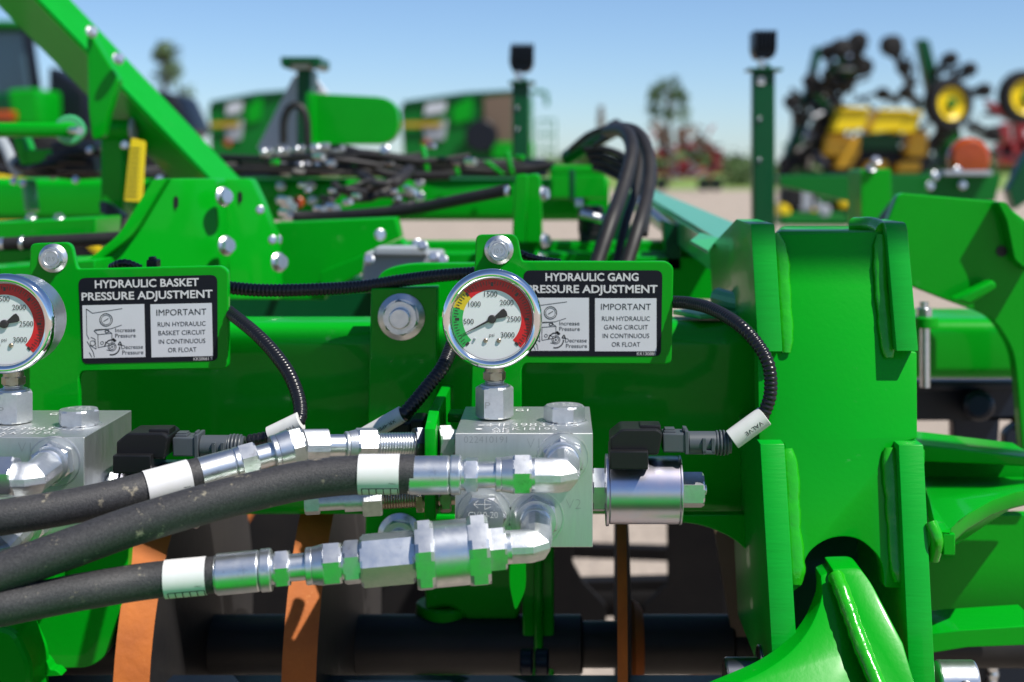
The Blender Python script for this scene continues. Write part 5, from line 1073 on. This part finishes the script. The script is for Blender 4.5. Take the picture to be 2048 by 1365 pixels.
for (x, y, w, h, mt) in ((1590, 395, 20, 22, 'tyre'), (1620, 400, 22, 24, 'grey'), (1660, 385, 34, 20, 'fargreen'), (1700, 405, 22, 12, 'tanky'), (1570, 420, 12, 12, 'tanky'), (1650, 425, 12, 16, 'grey'), (1600, 370, 30, 14, 'darkgreen'), (1690, 375, 22, 26, 'rubber'), (1705, 432, 14, 16, 'tyre'), (1640, 410, 60, 40, 'lampglass'), (1630, 440, 70, 14, 'fargreen'), (1628, 390, 6, 34, 'tanky')):
    mb = MB(); Yq = 9.0 + .1 * (mt == 'lampglass'); mb.plate(rnd([(x - w, y - h, 8), (x + w, y - h, 8), (x + w, y + h, 8), (x - w, y + h, 8)]), Yq, .25, 0, .02); mb.build('row_unit', mt, pl)
# red machine at the right edge
rm = thing('red_implement', 'red folded implement at the right edge behind the planter wheel', 'farm implement', tuple(G(2020, 26)))
for (n, pts, mt) in (('frame', [(1975, 200), (2060, 235), (2060, 262), (1985, 222)], 'redpaint'), ('frame', [(2000, 250), (2020, 245), (2030, 330), (2005, 330)], 'redpaint'), ('frame', [(2030, 240), (2048, 240), (2060, 330), (2040, 330)], 'redpaint'), ('tool', [(1970, 225), (2000, 228), (2000, 234), (1970, 232)], 'lampglass'), ('frame', [(1995, 290), (2070, 270), (2070, 300), (2000, 320)], 'redpaint'), ('marker', [(2000, 318), (2014, 318), (2014, 332), (2000, 332)], 'amber')):
    mb = MB(); mb.plate(pts, 26, .3, 0, .02); mb.build(n, mt, rm)
# red cultivator far off
cu = thing('red_cultivator', 'distant red cultivator with folded wings and small wheels at the edge of the grass', 'cultivator', tuple(G(1370, 68)))
Y = 68; r3 = random.Random(5)
for (n, pts, mt) in (('wing', [(1305, 240), (1330, 250), (1350, 300), (1320, 305)], 'brownmesh'), ('wing', [(1352, 258), (1372, 252), (1376, 290), (1356, 296)], 'brownmesh'), ('frame', [(1310, 300), (1380, 286), (1440, 300), (1440, 312), (1380, 298), (1312, 314)], 'redpaint'), ('frame', [(1425, 300), (1445, 300), (1442, 345), (1428, 345)], 'redpaint'), ('frame', [(1310, 340), (1430, 335), (1430, 350), (1310, 352)], 'redpaint'), ('hitch', [(1345, 335), (1370, 315), (1396, 345), (1392, 358), (1345, 358)], 'redpaint'), ('wing', [(1380, 285), (1400, 265), (1436, 300), (1420, 312)], 'brownmesh')):
    mb = MB(); mb.plate(pts, Y, .5, 0, .03); mb.build(n, mt, cu)
for k in range(70):
    mb = MB(); p = W(r3.uniform(1303, 1450), r3.uniform(255, 358), Y); mb.cyl(p, p + Vector((r3.uniform(-.6, .6), r3.uniform(-.4, .4), r3.uniform(-.5, .5))), .05, 0, 6); mb.build('tine', r3.choice(['redpaint', 'brownmesh', 'lampglass', 'grey']), cu)
for x in (1322, 1408, 1432): wheel(cu, x, 368, Y - .6, m_(14, Y), .2, 'tyre', 'tyre')
for (x, y) in ((1312, 252), (1382, 262)): wheel(cu, x, y, Y - .6, m_(11, Y), .3, 'brownmesh', 'white')

# ------------------------------------------------------------------ trees and far hedge
def tree(label, px, Y, ytop, ybot_crown, wpx, seed, n):
    rg = random.Random(seed); t = thing('tree', label, 'tree', tuple(G(px, Y)))
    top = W(px, ytop, Y); low = W(px, ybot_crown, Y); hgt = top.z
    mb = MB(); mb.sweep([Vector((top.x, Y, 0)), Vector((top.x + .1, Y, hgt * .35)), Vector((top.x - .1, Y, hgt * .7)), Vector((top.x, Y, hgt * .95))], lambda u: .22 * (1 - u) + .03, 0, 10)
    clumps = []
    for k in range(n):
        u = rg.random() ** .8; z = low.z + (hgt - low.z) * u; wr = m_(wpx / 2, Y) * (1 - .55 * abs(u - .4) * 1.5) * rg.uniform(.35, 1); a = rg.uniform(0, 6.28)
        c = Vector((top.x + math.cos(a) * wr, Y + math.sin(a) * wr, z)); clumps.append(c)
        mb.cyl(Vector((top.x, Y, max(hgt * .3, z - .8))), c, .05, 0, 5, 0, .015)
    mb.build('trunk', 'bark', t)
    mb = MB(); quads = []
    for c in clumps:
        rr = rg.uniform(.3, .62)
        for q in range(70):
            v = Vector((rg.gauss(0, 1), rg.gauss(0, 1), rg.gauss(0, .8))); v = v.normalized() * rr * rg.random() ** .5
            p = c + v; e1 = Vector((rg.gauss(0, 1), rg.gauss(0, 1), rg.gauss(0, 1))).normalized(); e2 = e1.cross(Vector((rg.gauss(0, 1), rg.gauss(0, 1), rg.gauss(0, 1)))).normalized(); s = rg.uniform(.07, .15)
            quads.append([p - e1 * s, p - e2 * s * .6, p + e1 * s, p + e2 * s * .6])
    mb.strip(quads); mb.build('crown', 'leaf', t)
tree('lone leafy tree standing behind the red cultivator', 1338, 100, 156, 250, 96, 1, 30)
tree('thin leafy tree top showing over the fold arm', 330, 70, 94, 240, 96, 4, 20)
r5 = random.Random(11); mb = MB(); quads = []
for k in range(5200):
    x = r5.uniform(-130, 130); Yq = r5.uniform(210, 232); hm = 2.0 + 1.0 * math.sin(x * .11) + .7 * math.sin(x * .31 + 1)
    p = Vector((x, Yq, abs(r5.random()) ** .7 * max(.8, hm))); e1 = Vector((r5.gauss(0, 1), r5.gauss(0, 1), r5.gauss(0, 1))).normalized(); e2 = e1.cross(Vector((r5.gauss(0, 1), r5.gauss(0, 1), r5.gauss(0, 1)))).normalized(); s = r5.uniform(.5, 1.3)
    quads.append([p - e1 * s, p - e2 * s, p + e1 * s, p + e2 * s])
mb.strip(quads); o = mb.build('far_woodland', 'leaf'); tag(o, 'low far-off line of trees along the horizon', 'woodland', None, 'stuff')
t = thing('bush', 'leafy bush at the edge of the grass, left of the tall lamp post', 'bush', tuple(G(1490, 90)))
r6 = random.Random(2); quads = []
for k in range(900):
    v = Vector((r6.gauss(0, .5), r6.gauss(0, .5), abs(r6.gauss(0, .6)))); p = G(1492, 90) + v * 1.4; e1 = Vector((r6.gauss(0, 1), r6.gauss(0, 1), r6.gauss(0, 1))).normalized(); e2 = e1.cross(Vector((r6.gauss(0, 1), r6.gauss(0, 1), r6.gauss(0, 1)))).normalized()
    quads.append([p - e1 * .15, p - e2 * .1, p + e1 * .15, p + e2 * .1])
mb = MB(); mb.strip(quads); mb.build('foliage', 'leaf', t)
mb = MB(); mb.cyl(G(1202, 60), W(1202, 212, 60), .12, 0, 10); mb.cyl(G(1202, 60), W(1202, 230, 60), .16, 0, 10); tag(mb.build('utility_pole', 'bark'), 'thin distant pole on the horizon left of the lone tree', 'pole')
